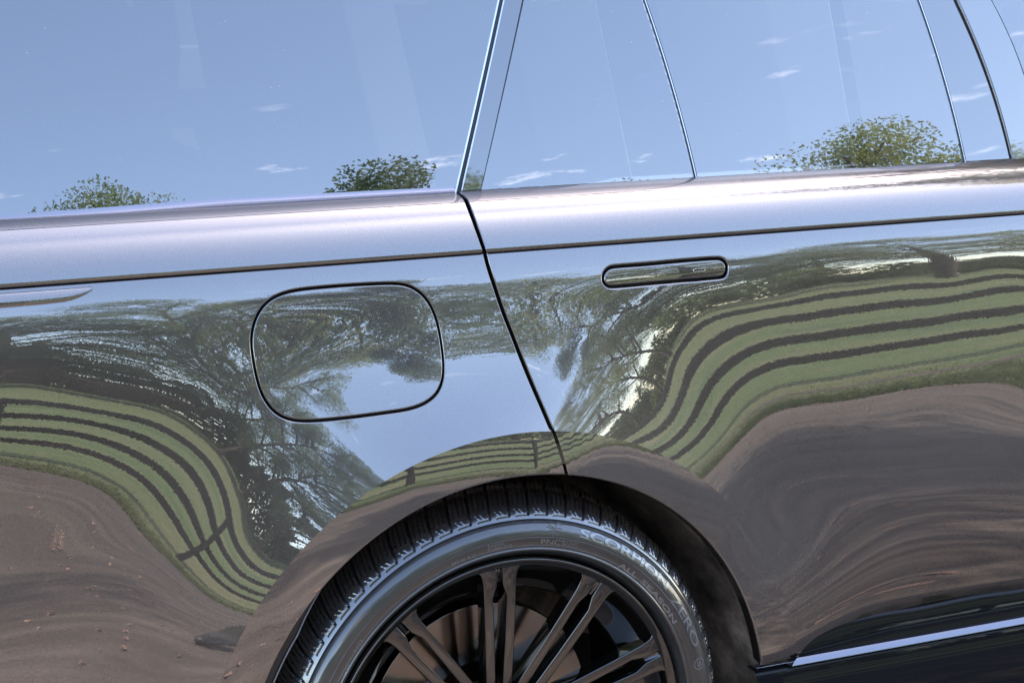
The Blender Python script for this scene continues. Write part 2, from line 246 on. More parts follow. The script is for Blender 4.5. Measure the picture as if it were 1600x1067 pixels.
DATA = {"c":[[6862,7358,7720,7945,8030,7968,7759,7424,7010,6573,6133,5618,4840,3557,1491,-1631,-5984],[5826,6321,6683,6914,7015,6980,6808,6512,6137,5741,5369,
4953,4282,3122,1167,-1923,-6334],[5024,5515,5872,6101,6207,6191,6047,5784,5438,5069,4747,4417,3831,2787,952,-2120,-6613],[4460,4946,5293,5510,5609,5600,
5477,5241,4921,4560,4274,4014,3478,2542,845,-2229,-6835],[4141,4623,4955,5150,5229,5211,5099,4887,4593,4229,3964,3743,3213,2369,834,-2276,-7023],[4078,
4560,4876,5041,5082,5033,4917,4726,4465,4091,3848,3602,3033,2257,888,-2297,-7192],[4279,4770,5075,5207,5196,5092,4945,4775,4538,4158,3951,3585,2983,2220,
965,-2313,-7338],[4743,5260,5570,5680,5619,5444,5239,5077,4840,4447,4194,3739,3115,2213,987,-2331,-7439],[5457,6025,6366,6484,6401,6170,5894,5717,5433,
5004,4546,3968,3252,2233,988,-2313,-7465],[6383,7030,7438,7610,7562,7334,7007,6755,6273,5631,4943,4246,3464,2315,1010,-2256,-7430],[7453,8205,8715,8988,
9042,8904,8608,8152,7262,6316,5489,4673,3637,2378,1014,-2219,-7392],[8573,9449,10079,10476,10658,10636,10380,9722,8614,7408,6287,5081,3615,2345,983,-2245,
-7396],[9633,10639,11392,11908,12201,12261,12017,11318,10279,8846,7233,5560,3594,2263,943,-2298,-7420],[10527,11658,12523,13136,13512,13634,13431,12802,
11780,10127,8152,6021,3752,2249,939,-2314,-7420],[11159,12406,13361,14044,14468,14627,14475,13943,12966,11253,8913,6137,3950,2324,960,-2284,-7385],[11457,
12807,13830,14547,14977,15132,15003,14554,13682,12070,9465,6085,3989,2337,933,-2279,-7363],[11380,12819,13888,14604,14992,15085,14910,14469,13673,12223,
9653,6070,3929,2291,889,-2294,-7370],[10913,12434,13534,14222,14526,14496,14190,13650,12832,11534,9323,6047,3958,2313,888,-2296,-7404],[10074,11679,12807,
13458,13656,13463,12969,12250,11320,10123,8527,6083,4019,2342,913,-2294,-7478],[8903,10601,11771,12400,12502,12149,11470,10583,9555,8446,7429,5775,3942,
2342,946,-2305,-7607],[7451,9262,10503,11148,11196,10730,9927,8965,7963,6985,6037,4945,3625,2306,984,-2331,-7795],[5775,7722,9074,9791,9850,9335,8492,7563,
6707,5909,4985,4067,3265,2315,1046,-2363,-8036],[3935,6038,7540,8391,8537,8042,7229,6398,5742,5029,4254,3536,2873,2212,1064,-2423,-8331],[1987,4259,5943,
6986,7301,6892,6161,5443,4991,4532,3940,3360,2761,2158,1081,-2522,-8672],[-6,2437,4316,5591,6157,5915,5328,4749,4490,4176,3786,3291,2741,2142,1104,-2612,
-9009],[-1968,634,2697,4208,5086,5124,4753,4361,4268,4014,3665,3192,2644,2038,1230,-2619,-9290],[-3810,-1062,1156,2861,4044,4463,4409,4235,4202,3952,3606,
3137,2600,2020,1240,-2713,-9571],[-5428,-2542,-185,1669,3073,3861,4187,4238,4196,3918,3578,3126,2597,2015,1225,-2794,-9786],[-6740,-3704,-1194,815,2359,
3380,4018,4245,4169,3868,3553,3112,2582,2016,1249,-2812,-9892],[-7709,-4516,-1841,329,1991,3141,3918,4233,4139,3831,3532,3099,2577,1991,1236,-2824,-9910],
[-8352,-5007,-2180,132,1908,3146,3931,4248,4140,3834,3524,3096,2591,2012,1195,-2845,-9842],[-8711,-5235,-2285,138,2008,3305,4045,4315,4175,3844,3489,3088,
2563,2021,1251,-2774,-9643],[-8838,-5259,-2218,278,2205,3528,4226,4435,4252,3880,3480,3122,2613,2088,1255,-2709,-9363],[-8781,-5126,-2027,506,2451,3768,
4439,4602,4389,3995,3582,3243,2793,2230,1140,-2673,-9035],[-8578,-4873,-1744,800,2735,4029,4683,4825,4607,4217,3817,3482,3062,2422,1034,-2637,-8681],[-8258,
-4526,-1387,1148,3058,4325,4970,5111,4909,4544,4165,3825,3390,2629,984,-2591,-8328],[-7844,-4101,-968,1547,3427,4668,5310,5465,5293,4962,4603,4245,3755,
2851,1004,-2516,-7984],[-7349,-3609,-490,1998,3847,5068,5711,5889,5752,5456,5110,4722,4153,3104,1102,-2390,-7639],[-6783,-3054,43,2503,4325,5529,6177,6380,
6279,6014,5672,5245,4586,3402,1281,-2200,-7278],[-6151,-2439,635,3066,4862,6053,6709,6936,6869,6628,6284,5810,5058,3753,1534,-1942,-6889],[-5456,-1764,
1284,3688,5461,6641,7305,7556,7518,7296,6943,6419,5576,4158,1856,-1619,-6463]],"th":[-12.0,-10.0,-8.0,-6.0,-4.0,-2.0,0.0,2.0,4.0,6.0,8.0,10.0,12.0,14.0,
16.0,18.0,20.0,22.0,24.0,26.0,28.0,30.0,32.0,34.0,36.0,38.0,40.0,42.0,44.0,46.0,48.0,50.0,52.0,54.0,56.0,58.0,60.0,62.0,64.0,66.0,68.0,70.0,72.0,74.0,76.0,
78.0,80.0,82.0,84.0,86.0,88.0,90.0,92.0,94.0,96.0,98.0,100.0,102.0,104.0,106.0,108.0,110.0,112.0,114.0,116.0,118.0,120.0,122.0,124.0,126.0,128.0,130.0,
132.0,134.0,136.0,138.0,140.0,142.0,144.0,146.0,148.0,150.0,152.0,154.0,156.0,158.0,160.0,162.0,164.0,166.0,168.0,170.0,172.0,174.0,176.0],"crease":[[0.47783,
0.00514,0.30237],[0.48179,0.00624,0.31844],[0.48504,0.00713,0.33474],[0.48757,0.00782,0.35123],[0.48593,0.00314,0.37055],[0.48034,-0.00651,0.39237],[0.47484,
-0.01515,0.41357],[0.46938,-0.02286,0.43419],[0.46394,-0.02967,0.45424],[0.45852,-0.03559,0.47373],[0.4531,-0.04065,0.49267],[0.44772,-0.04483,0.51104],
[0.44237,-0.0481,0.52885],[0.43706,-0.05047,0.54608],[0.43173,-0.05204,0.56279],[0.42627,-0.05298,0.57903],[0.42059,-0.05342,0.59487],[0.41461,-0.0535,
0.61036],[0.40825,-0.05333,0.62552],[0.40148,-0.05298,0.64038],[0.39424,-0.05256,0.65496],[0.3865,-0.05211,0.66926],[0.37823,-0.05172,0.6833],[0.3694,-0.05141,
0.69707],[0.36,-0.05125,0.71058],[0.35003,-0.05125,0.72381],[0.3395,-0.05141,0.73674],[0.32846,-0.0517,0.74935],[0.31693,-0.05207,0.7616],[0.30497,-0.05249,
0.77346],[0.29259,-0.05294,0.7849],[0.27983,-0.05339,0.79592],[0.26667,-0.05388,0.8065],[0.25313,-0.05445,0.81665],[0.23917,-0.05514,0.82637],[0.22481,
-0.05599,0.83566],[0.21006,-0.05702,0.8445],[0.19492,-0.05823,0.8529],[0.17942,-0.05965,0.86085],[0.16353,-0.06133,0.86836],[0.14727,-0.06332,0.87542],
[0.13064,-0.06562,0.88204],[0.11373,-0.06815,0.88818],[0.09665,-0.07074,0.89377],[0.07951,-0.0732,0.89877],[0.06242,-0.07537,0.90312],[0.04539,-0.07722,
0.9068],[0.02844,-0.07878,0.90983],[0.01154,-0.08012,0.91222],[-0.00532,-0.08128,0.91399],[-0.02216,-0.08234,0.91517],[-0.03898,-0.08336,0.91575],[-0.05579,
-0.08439,0.91577],[-0.07258,-0.08545,0.91523],[-0.08933,-0.08654,0.91414],[-0.10601,-0.08765,0.91248],[-0.1226,-0.08877,0.91026],[-0.13907,-0.08987,0.90749],
[-0.1554,-0.09095,0.90415],[-0.17155,-0.09198,0.90025],[-0.18749,-0.09291,0.89577],[-0.2032,-0.09371,0.89072],[-0.21864,-0.09438,0.8851],[-0.23381,-0.09491,
0.87892],[-0.24869,-0.09529,0.87217],[-0.26326,-0.09553,0.86486],[-0.27752,-0.09564,0.85702],[-0.29144,-0.09562,0.84864],[-0.30503,-0.09548,0.83975],[-0.31825,
-0.09523,0.83034],[-0.3311,-0.09486,0.82043],[-0.34357,-0.09437,0.81003],[-0.35565,-0.09379,0.79916],[-0.36735,-0.09318,0.78785],[-0.37866,-0.09259,0.77614],
[-0.38959,-0.09204,0.76404],[-0.40011,-0.09155,0.75157],[-0.41021,-0.09108,0.73874],[-0.41986,-0.09056,0.72554],[-0.42901,-0.08994,0.71196],[-0.43766,-0.08918,
0.698],[-0.4458,-0.08829,0.68367],[-0.45342,-0.08731,0.66902],[-0.46054,-0.08631,0.65407],[-0.46716,-0.08535,0.63888],[-0.47329,-0.08445,0.62347],[-0.47892,
-0.08364,0.60788],[-0.48404,-0.08293,0.59212],[-0.48865,-0.0823,0.57621],[-0.49272,-0.08174,0.56017],[-0.49627,-0.08123,0.54401],[-0.49926,-0.08076,0.52774],
[-0.5017,-0.0803,0.51136],[-0.50357,-0.07984,0.49491],[-0.50487,-0.07936,0.47837]],"edge":[[0.41534,0.00019,0.31764],[0.41888,0.00128,0.33161],[0.42177,
0.00218,0.34578],[0.42402,0.00287,0.36014],[0.42232,-0.00178,0.3773],[0.41688,-0.01141,0.39696],[0.41158,-0.02003,0.41601],[0.40636,-0.02772,0.43449],[0.40122,
-0.0345,0.45243],[0.39614,-0.04041,0.46982],[0.39112,-0.04545,0.48667],[0.38618,-0.04961,0.50298],[0.38132,-0.05286,0.51873],[0.37655,-0.05523,0.53393],
[0.37181,-0.05679,0.54861],[0.36699,-0.05771,0.56286],[0.36201,-0.05815,0.57672],[0.35678,-0.05822,0.59025],[0.35125,-0.05804,0.60347],[0.34536,-0.05769,
0.61643],[0.33907,-0.05725,0.62913],[0.33234,-0.0568,0.6416],[0.32514,-0.05639,0.65383],[0.31745,-0.05608,0.66584],[0.30925,-0.05591,0.67762],[0.30055,
-0.0559,0.68918],[0.29135,-0.05606,0.70048],[0.28169,-0.05634,0.71151],[0.27161,-0.0567,0.72223],[0.26113,-0.05711,0.73261],[0.2503,-0.05754,0.74263],[0.23913,
-0.05799,0.75228],[0.22762,-0.05847,0.76155],[0.21576,-0.05903,0.77045],[0.20353,-0.05971,0.77898],[0.19094,-0.06055,0.78714],[0.178,-0.06157,0.79493],
[0.16471,-0.06277,0.80234],[0.15109,-0.06418,0.80937],[0.13711,-0.06585,0.81603],[0.1228,-0.06782,0.82232],[0.10815,-0.07011,0.82824],[0.09323,-0.07263,
0.83376],[0.07816,-0.07521,0.83881],[0.06305,-0.07766,0.84332],[0.04799,-0.07981,0.84725],[0.03302,-0.08165,0.85058],[0.01812,-0.08321,0.85333],[0.00328,
-0.08453,0.8555],[-0.01152,-0.08569,0.85712],[-0.02628,-0.08674,0.8582],[-0.04103,-0.08776,0.85878],[-0.05578,-0.08878,0.85886],[-0.0705,-0.08983,0.85845],
[-0.08519,-0.09091,0.85756],[-0.09983,-0.09201,0.85618],[-0.11439,-0.09312,0.85431],[-0.12884,-0.09423,0.85195],[-0.14316,-0.0953,0.8491],[-0.15733,-0.09632,
0.84576],[-0.17131,-0.09724,0.8419],[-0.18508,-0.09804,0.83754],[-0.19861,-0.0987,0.83267],[-0.21189,-0.09923,0.8273],[-0.22491,-0.09961,0.82143],[-0.23765,
-0.09984,0.81506],[-0.25011,-0.09995,0.80821],[-0.26228,-0.09993,0.8009],[-0.27413,-0.0998,0.79311],[-0.28567,-0.09954,0.78488],[-0.29688,-0.09916,0.7762],
[-0.30774,-0.09868,0.76708],[-0.31826,-0.0981,0.75755],[-0.32845,-0.09749,0.74763],[-0.33829,-0.0969,0.73736],[-0.34781,-0.09636,0.72676],[-0.35697,-0.09587,
0.71584],[-0.36577,-0.09539,0.7046],[-0.37417,-0.09488,0.69303],[-0.38213,-0.09427,0.68113],[-0.38964,-0.09351,0.66889],[-0.3967,-0.09262,0.65632],[-0.4033,
-0.09165,0.64346],[-0.40946,-0.09065,0.63034],[-0.41519,-0.08969,0.61701],[-0.42049,-0.0888,0.6035],[-0.42537,-0.088,0.58982],[-0.4298,-0.08729,0.57601],
[-0.43379,-0.08666,0.56208],[-0.43732,-0.08611,0.54803],[-0.44039,-0.08561,0.53388],[-0.44297,-0.08514,0.51964],[-0.44508,-0.08469,0.50531],[-0.44669,-0.08423,
0.49091],[-0.4478,-0.08376,0.47644]],"flap":[[-0.40249,1.06189],[-0.40192,1.06782],[-0.40089,1.07369],[-0.3994,1.07948],[-0.39746,1.08515],[-0.39507,1.09066],
[-0.39222,1.09597],[-0.38888,1.10101],[-0.38503,1.10571],[-0.38066,1.10998],[-0.37578,1.11375],[-0.37045,1.11696],[-0.36474,1.11962],[-0.35875,1.12177],
[-0.35256,1.12346],[-0.34623,1.12475],[-0.33982,1.12568],[-0.33335,1.12634],[-0.32685,1.12678],[-0.32033,1.12707],[-0.31379,1.12726],[-0.30724,1.12738],
[-0.30067,1.12747],[-0.2941,1.12754],[-0.28751,1.12759],[-0.28091,1.12761],[-0.2743,1.12761],[-0.26768,1.12759],[-0.26105,1.12754],[-0.2544,1.12746],[-0.24775,
1.12735],[-0.24108,1.12722],[-0.2344,1.12707],[-0.2277,1.12689],[-0.22099,1.12668],[-0.21427,1.12644],[-0.20754,1.12614],[-0.20081,1.12574],[-0.19412,1.12514],
[-0.1875,1.12422],[-0.18105,1.12281],[-0.17485,1.12078],[-0.16899,1.11808],[-0.16354,1.11473],[-0.15857,1.11078],[-0.15413,1.10631],[-0.15024,1.1014],[-0.14688,
1.09612],[-0.14404,1.09057],[-0.14166,1.08481],[-0.1397,1.0789],[-0.13814,1.0729],[-0.13694,1.06682],[-0.13603,1.0607],[-0.13536,1.05455],[-0.13488,1.04839],
[-0.13453,1.04223],[-0.13432,1.03607],[-0.13424,1.02992],[-0.13433,1.02378],[-0.13461,1.01766],[-0.13515,1.01157],[-0.13602,1.00553],[-0.13731,0.99958],
[-0.13914,0.99376],[-0.1416,0.98818],[-0.14479,0.98292],[-0.14873,0.97811],[-0.15342,0.97386],[-0.15877,0.97022],[-0.16462,0.96717],[-0.17082,0.96466],
[-0.17724,0.96265],[-0.1838,0.9611],[-0.19044,0.95997],[-0.19713,0.95918],[-0.20383,0.95864],[-0.21053,0.95827],[-0.21721,0.95798],[-0.22387,0.95775],[-0.2305,
0.95752],[-0.23712,0.9573],[-0.24371,0.95707],[-0.25028,0.95683],[-0.25683,0.95659],[-0.26336,0.95636],[-0.26986,0.95614],[-0.27635,0.95595],[-0.28281,
0.95578],[-0.28924,0.95565],[-0.29566,0.95554],[-0.30206,0.95546],[-0.30844,0.95541],[-0.31481,0.9554],[-0.32115,0.95544],[-0.32748,0.95557],[-0.33378,
0.95584],[-0.34005,0.95629],[-0.34626,0.957],[-0.35238,0.95806],[-0.35833,0.95958],[-0.36405,0.96166],[-0.36945,0.96436],[-0.37445,0.96768],[-0.37901,0.97156],
[-0.38307,0.97593],[-0.38664,0.98071],[-0.38973,0.98582],[-0.39236,0.99118],[-0.39455,0.99673],[-0.39634,1.00243],[-0.39778,1.00823],[-0.39893,1.01411],
[-0.39986,1.02003],[-0.40064,1.02598],[-0.40129,1.03195],[-0.40184,1.03794],[-0.40228,1.04393],[-0.40257,1.04992],[-0.40268,1.05592]],"handle":[[0.11862,
1.10792],[0.11922,1.11107],[0.12039,1.11409],[0.1222,1.11687],[0.12459,1.11932],[0.12743,1.12141],[0.13062,1.123],[0.13412,1.12397],[0.1378,1.12442],[0.14154,
1.12461],[0.14529,1.1247],[0.14905,1.12473],[0.15281,1.12474],[0.15657,1.12474],[0.16033,1.12472],[0.1641,1.12469],[0.16787,1.12467],[0.17165,1.12464],
[0.17543,1.12462],[0.17922,1.1246],[0.18301,1.12459],[0.18681,1.12459],[0.19062,1.1246],[0.19443,1.12463],[0.19824,1.12466],[0.20206,1.1247],[0.20589,1.12475],
[0.20973,1.1248],[0.21357,1.12485],[0.21741,1.12491],[0.22126,1.12496],[0.22512,1.12501],[0.22898,1.12507],[0.23284,1.12512],[0.23671,1.12516],[0.24059,
1.1252],[0.24447,1.12523],[0.24835,1.12526],[0.25224,1.12528],[0.25613,1.12528],[0.26002,1.12529],[0.26392,1.12529],[0.26783,1.12529],[0.27174,1.12529],
[0.27565,1.12528],[0.27957,1.12527],[0.28349,1.12526],[0.28741,1.12523],[0.29134,1.1252],[0.29527,1.12515],[0.2992,1.12509],[0.30314,1.12499],[0.30707,
1.12486],[0.31099,1.12462],[0.31476,1.12406],[0.3181,1.12284],[0.32088,1.12085],[0.3232,1.11833],[0.32493,1.11548],[0.32583,1.11236],[0.3259,1.10909],[0.32535,
1.10581],[0.32432,1.1026],[0.32285,1.09956],[0.32095,1.09691],[0.31844,1.09501],[0.31516,1.09405],[0.31135,1.09372],[0.3074,1.0936],[0.30345,1.09353],[0.2995,
1.09349],[0.29555,1.09347],[0.29161,1.09346],[0.28767,1.09346],[0.28373,1.09347],[0.2798,1.09348],[0.27587,1.0935],[0.27194,1.09352],[0.26802,1.09354],
[0.2641,1.09357],[0.26018,1.09359],[0.25627,1.09362],[0.25236,1.09365],[0.24845,1.09367],[0.24455,1.09369],[0.24066,1.09371],[0.23676,1.09371],[0.23288,
1.09372],[0.22899,1.09372],[0.22512,1.09371],[0.22124,1.09371],[0.21738,1.0937],[0.21351,1.09369],[0.20966,1.09367],[0.20581,1.09366],[0.20197,1.09365],
[0.19813,1.09363],[0.1943,1.09362],[0.19047,1.09361],[0.18665,1.0936],[0.18284,1.09358],[0.17903,1.09356],[0.17523,1.09353],[0.17143,1.0935],[0.16764,1.09347],
[0.16385,1.09344],[0.16007,1.09341],[0.15629,1.09338],[0.15251,1.09337],[0.14874,1.09336],[0.14497,1.09337],[0.14121,1.0934],[0.13745,1.09347],[0.13371,
1.09364],[0.13008,1.0941],[0.12677,1.09517],[0.12388,1.09692],[0.1214,1.09917],[0.11958,1.1018],[0.11867,1.10477]],"mark":[[0.26734,1.11093],[0.2872,1.11137],
[0.28674,1.10685],[0.26688,1.10643]],"shut":[[-0.05603,1.1543],[-0.05568,1.15013],[-0.05526,1.14594],[-0.05477,1.14175],[-0.05418,1.13755],[-0.05348,1.13336],
[-0.05267,1.12916],[-0.05178,1.12496],[-0.05082,1.12076],[-0.04982,1.11655],[-0.0488,1.11233],[-0.04777,1.1081],[-0.04675,1.10385],[-0.04572,1.09959],[-0.04468,
1.09533],[-0.04362,1.09107],[-0.04253,1.08682],[-0.04139,1.08257],[-0.04021,1.07833],[-0.03899,1.0741],[-0.03773,1.06989],[-0.03643,1.06568],[-0.03512,
1.06149],[-0.0338,1.05729],[-0.03248,1.05311],[-0.03117,1.04892],[-0.02987,1.04473],[-0.02859,1.04055],[-0.02732,1.03636],[-0.02607,1.03218],[-0.02483,
1.028],[-0.0236,1.02382],[-0.02236,1.01965],[-0.02113,1.01549],[-0.01989,1.01133],[-0.01864,1.00718],[-0.0174,1.00304],[-0.01614,0.99891],[-0.01489,0.99479],
[-0.01363,0.99067],[-0.01236,0.98657],[-0.0111,0.98247],[-0.00984,0.97838],[-0.00857,0.97431],[-0.00731,0.97024],[-0.00604,0.96617],[-0.00476,0.96212],
[-0.00349,0.95808],[-0.00221,0.95404],[-0.00093,0.95],[0.00034,0.94596],[0.00161,0.94192],[0.00286,0.93788],[0.0041,0.93382],[0.00532,0.92976],[0.00653,
0.92568],[0.00773,0.92159],[0.00892,0.91748],[0.01012,0.91335],[0.01132,0.90921]],"doorbot":[[0.45496,0.49345],[0.46194,0.50026],[0.4687,0.50725],[0.4767,
0.51321],[0.48633,0.51754],[0.49678,0.52094],[0.50772,0.52373],[0.51902,0.52603],[0.53061,0.52791],[0.54245,0.52937],[0.55453,0.53044],[0.56676,0.5312],
[0.57908,0.53176],[0.59145,0.53218],[0.60384,0.5325],[0.61623,0.53274],[0.62869,0.53274],[0.64122,0.53248],[0.65378,0.53208],[0.66628,0.53172],[0.67868,
0.53152],[0.69095,0.53154],[0.70311,0.53174],[0.71519,0.53206],[0.72722,0.53245],[0.73921,0.53287],[0.75119,0.5333],[0.76317,0.53371],[0.77517,0.53406],
[0.78722,0.53432],[0.79933,0.53444],[0.81152,0.53439],[0.82378,0.53419],[0.83611,0.53387],[0.84848,0.53349],[0.86088,0.53309],[0.87329,0.53271],[0.88569,
0.5324],[0.89807,0.5322],[0.91042,0.53213],[0.92275,0.53215],[0.93507,0.53222],[0.9474,0.53233],[0.95974,0.53248],[0.97208,0.53266],[0.98444,0.53285],[0.99681,
0.53306],[1.0092,0.53328],[1.02162,0.53349],[1.03405,0.5337]],"blade":[[-0.76139,1.14673],[-0.71502,1.1468],[-0.60217,1.14718],[-0.60002,1.14511],[-0.60869,
1.14073],[-0.62139,1.13587],[-0.63378,1.13292],[-0.66973,1.13174],[-0.71684,1.13142],[-0.76319,1.13111]],"qw_d0":[[0.03447,0.2723],[-0.06699,0.00013]],
"qw_d1":[[0.0405,0.27222],[-0.06073,-0.00066]],"cline":[[0.07165,0.27181],[-0.031,-0.00091]],"div":[[0.26947,0.26919],[0.28732,0.1864],[0.29999,0.12325],
[0.30988,0.06029],[0.31843,0.00035]],"bgl":[[0.76263,0.26268],[0.78739,0.15322],[0.80315,0.05465],[0.81032,0.00086]],"bgap":[[0.83614,0.26171],[0.86637,
0.16672],[0.89485,0.06656],[0.90201,-0.00143]],"fgl":[[0.9047,0.26081],[0.93348,0.19143],[0.94975,0.13499]]}
# ------------------------------------------------------------------ the bodyside as one smooth surface  y = -w(x, z)
COEF = np.array(DATA['c'], float)*1e-5
SX0, SX1, SZ0, SZ1, SH = -1.00, 1.26, 0.36, 1.20, 0.06
def bspl(u):
    return (np.stack([(1-u)**3/6, (3*u**3-6*u**2+4)/6, (-3*u**3+3*u**2+3*u+1)/6, u**3/6], -1),
            np.stack([-(1-u)**2/2, (9*u**2-12*u)/6, (-9*u**2+6*u+3)/6, u**2/2], -1))
def surf(x, z):
    x = np.atleast_1d(np.asarray(x, float)); z = np.atleast_1d(np.asarray(z, float))
    fx = (np.clip(x, SX0, SX1-1e-9)-SX0)/SH; fz = (np.clip(z, SZ0, SZ1-1e-9)-SZ0)/SH
    i = np.floor(fx).astype(int); j = np.floor(fz).astype(int); bx, dx = bspl(fx-i); bz, dz = bspl(fz-j)
    Cc = COEF[i[:, None, None]+np.arange(4)[None, :, None], j[:, None, None]+np.arange(4)[None, None, :]]
    w = np.einsum('ni,nij,nj->n', bx, Cc, bz); wx = np.einsum('ni,nij,nj->n', dx, Cc, bz)/SH; wz = np.einsum('ni,nij,nj->n', bx, Cc, dz)/SH
    return w, wx, wz
def PN(xz, off=0., fun=surf):
    xz = np.asarray(xz, float); w, wx, wz = fun(xz[:, 0], xz[:, 1])
    n = np.stack([-wx, -np.ones_like(wx), -wz], 1); n /= np.linalg.norm(n, axis=1)[:, None]
    return np.stack([xz[:, 0], -w, xz[:, 1]], 1)+n*off, n
def inside(poly, pts):
    x, y = pts[:, 0], pts[:, 1]; r = np.zeros(len(pts), bool); P = np.asarray(poly); Q = np.roll(P, -1, 0)
    for (x0, y0), (x1, y1) in zip(P, Q):
        if y0 == y1: continue
        c = ((y0 > y) != (y1 > y)) & (x < (x1-x0)*(y-y0)/(y1-y0)+x0); r ^= c
    return r
def area(P): P = np.asarray(P); Q = np.roll(P, -1, 0); return .5*np.sum(P[:, 0]*Q[:, 1]-Q[:, 0]*P[:, 1])
def resample(P, step, closed=False):
    P = np.asarray(P, float)
    if closed: P = np.vstack([P, P[:1]])
    s = np.concatenate([[0], np.cumsum(np.hypot(*np.diff(P, axis=0).T))]); n = max(2, int(round(s[-1]/step))+1); t = np.linspace(0, s[-1], n)
    q = np.stack([np.interp(t, s, P[:, 0]), np.interp(t, s, P[:, 1])], 1); return q[:-1] if closed else q
def pl_normals(P, closed):
    """left-hand normals of a polyline"""
    P = np.asarray(P)
    T = (np.roll(P, -1, 0)-np.roll(P, 1, 0)) if closed else np.gradient(P, axis=0)
    T = T/np.maximum(np.linalg.norm(T, axis=1), 1e-12)[:, None]; return np.stack([-T[:, 1], T[:, 0]], 1)
def roll_edge(mb, P, inw, r, depth, off, fun, closed, na=5):
    """rounded panel edge: from the surface over a quarter circle into the gap"""
    rows = []; nrm = []
    for k in range(na+1):
        a = PI/2*k/na; q = P+inw*(r*(1-math.sin(a)))
        p, n = PN(q, off, fun); w, wx, wz = fun(q[:, 0], q[:, 1])
        o = -inw; t = np.stack([o[:, 0], -(wx*o[:, 0]+wz*o[:, 1]), o[:, 1]], 1); t /= np.linalg.norm(t, axis=1)[:, None]
        rows.append(p-n*(r*(1-math.cos(a)))); nrm.append(n*math.cos(a)+t*math.sin(a))
    rows.append(rows[-1]-n*(depth-r)); nrm.append(t)
    A = np.stack(rows, 1); B = np.stack(nrm, 1)
    mb.grid(A, B, flip=True, closed=closed)
def fill(mb, outer, holes, off=0., fun=surf, step=.010):
    """triangulate the region and lay it on the surface"""
    loops = [np.asarray(outer)]+[np.asarray(h) for h in holes]
    pts = []; edges = []
    for l in loops:
        b = len(pts); n = len(l); pts += [Vector((float(p[0]), float(p[1]))) for p in l]; edges += [(b+i, b+(i+1) % n) for i in range(n)]
    mn = loops[0].min(0); mx = loops[0].max(0)
    gx, gz = np.meshgrid(np.arange(mn[0]+step/2, mx[0], step), np.arange(mn[1]+step/2, mx[1], step)); g = np.stack([gx.ravel(), gz.ravel()], 1)
    keep = inside(loops[0], g)
    for h in loops[1:]: keep &= ~inside(h, g)
    B = np.concatenate(loops); g = g[keep]
    if len(g):
        dmin = np.full(len(g), 9.)
        for k in range(0, len(B), 64): dmin = np.minimum(dmin, np.sqrt(((g[:, None, :]-B[None, k:k+64])**2).sum(2)).min(1))
        g = g[dmin > step*.45]
    pts += [Vector((float(a), float(b))) for a, b in g]
    vo, eo, fo, *_ = delaunay_2d_cdt(pts, edges, [], 0, 1e-7)
    vo = np.array([tuple(v) for v in vo]); fo = np.array([f for f in fo if len(f) == 3])
    ce = vo[fo].mean(1); k = inside(loops[0], ce)
    for h in loops[1:]: k &= ~inside(h, ce)
    fo = fo[k]; a = vo[fo]; ar = (a[:, 1, 0]-a[:, 0, 0])*(a[:, 2, 1]-a[:, 0, 1])-(a[:, 1, 1]-a[:, 0, 1])*(a[:, 2, 0]-a[:, 0, 0])
    fo = np.where((ar < 0)[:, None], fo[:, ::-1], fo)
    P, Nn = PN(vo, off, fun); mb.add(P, fo, Nn)

# ------------------------------------------------------------------ setting: drive, field
GZ = 0.077
def drive_z(y): return GZ-.27*min(1, max(0, (-y-.8)/6.6))
ys = [60, 30, 12, 4, 0, -.8, -2, -4, -6, -7.0, -7.45, -7.9]; xs = [-60, -20, -8, -3, 0, 3, 6, 10, 20, 60]
V = [(x, y, drive_z(y)) for y in ys for x in xs]; Fc = [(j*10+i, (j+1)*10+i, (j+1)*10+i+1, j*10+i+1) for j in range(len(ys)-1) for i in range(9)]
tag(mesh_obj('drive', V, Fc, DRIVE, smooth=False), kind='structure', label='worn brown tarmac drive mirrored in the lower bodywork')
def field_z(x, y):
    d = -y; base = drive_z(y)+.012-.08*min(1, max(0, (d-7.4)/1.6)); k = max(0, (d-9.5)/50)
    return base+k*(3.2-.05*(x-5))
def field_edge(x): return -7.3+1.05*min(1, max(0, (x-1.5)/4))-.05*math.sin(x*2.1)-.04*math.sin(x*5.3+1)
rng = random.Random(5)
ys = [-7.35, -7.8, -8.3, -9, -10.5, -13, -17, -22, -30, -40, -50, -60, -90, -160]; xs = [-160, -80, -40, -20]+[-16+i*.8 for i in range(46)]+[22+3*i for i in range(9)]+[50, 62, 80, 120, 200]
V = []
for y in ys:
    for x in xs: V.append((x, field_edge(x) if y > -7.4 else y, field_z(x, max(field_edge(x) if y > -7.4 else y, -62))))
nx = len(xs); Fc = [(j*nx+i, (j+1)*nx+i, (j+1)*nx+i+1, j*nx+i+1) for j in range(len(ys)-1) for i in range(nx-1)]
tag(mesh_obj('field', V, Fc, LAWN), kind='structure', label='green sloping field behind the dark fence')

# ------------------------------------------------------------------ THE CAR
car = tag(empty('car', (0, 0, GZ)), 'glossy grey brown luxury car seen close at its rear wheel and rear door', 'car')
def part(o): return o
CO = Vector((0, 0, -GZ))
def finish(o):            # keep world coordinates although the parent sits on the ground
    o.location = CO; return o

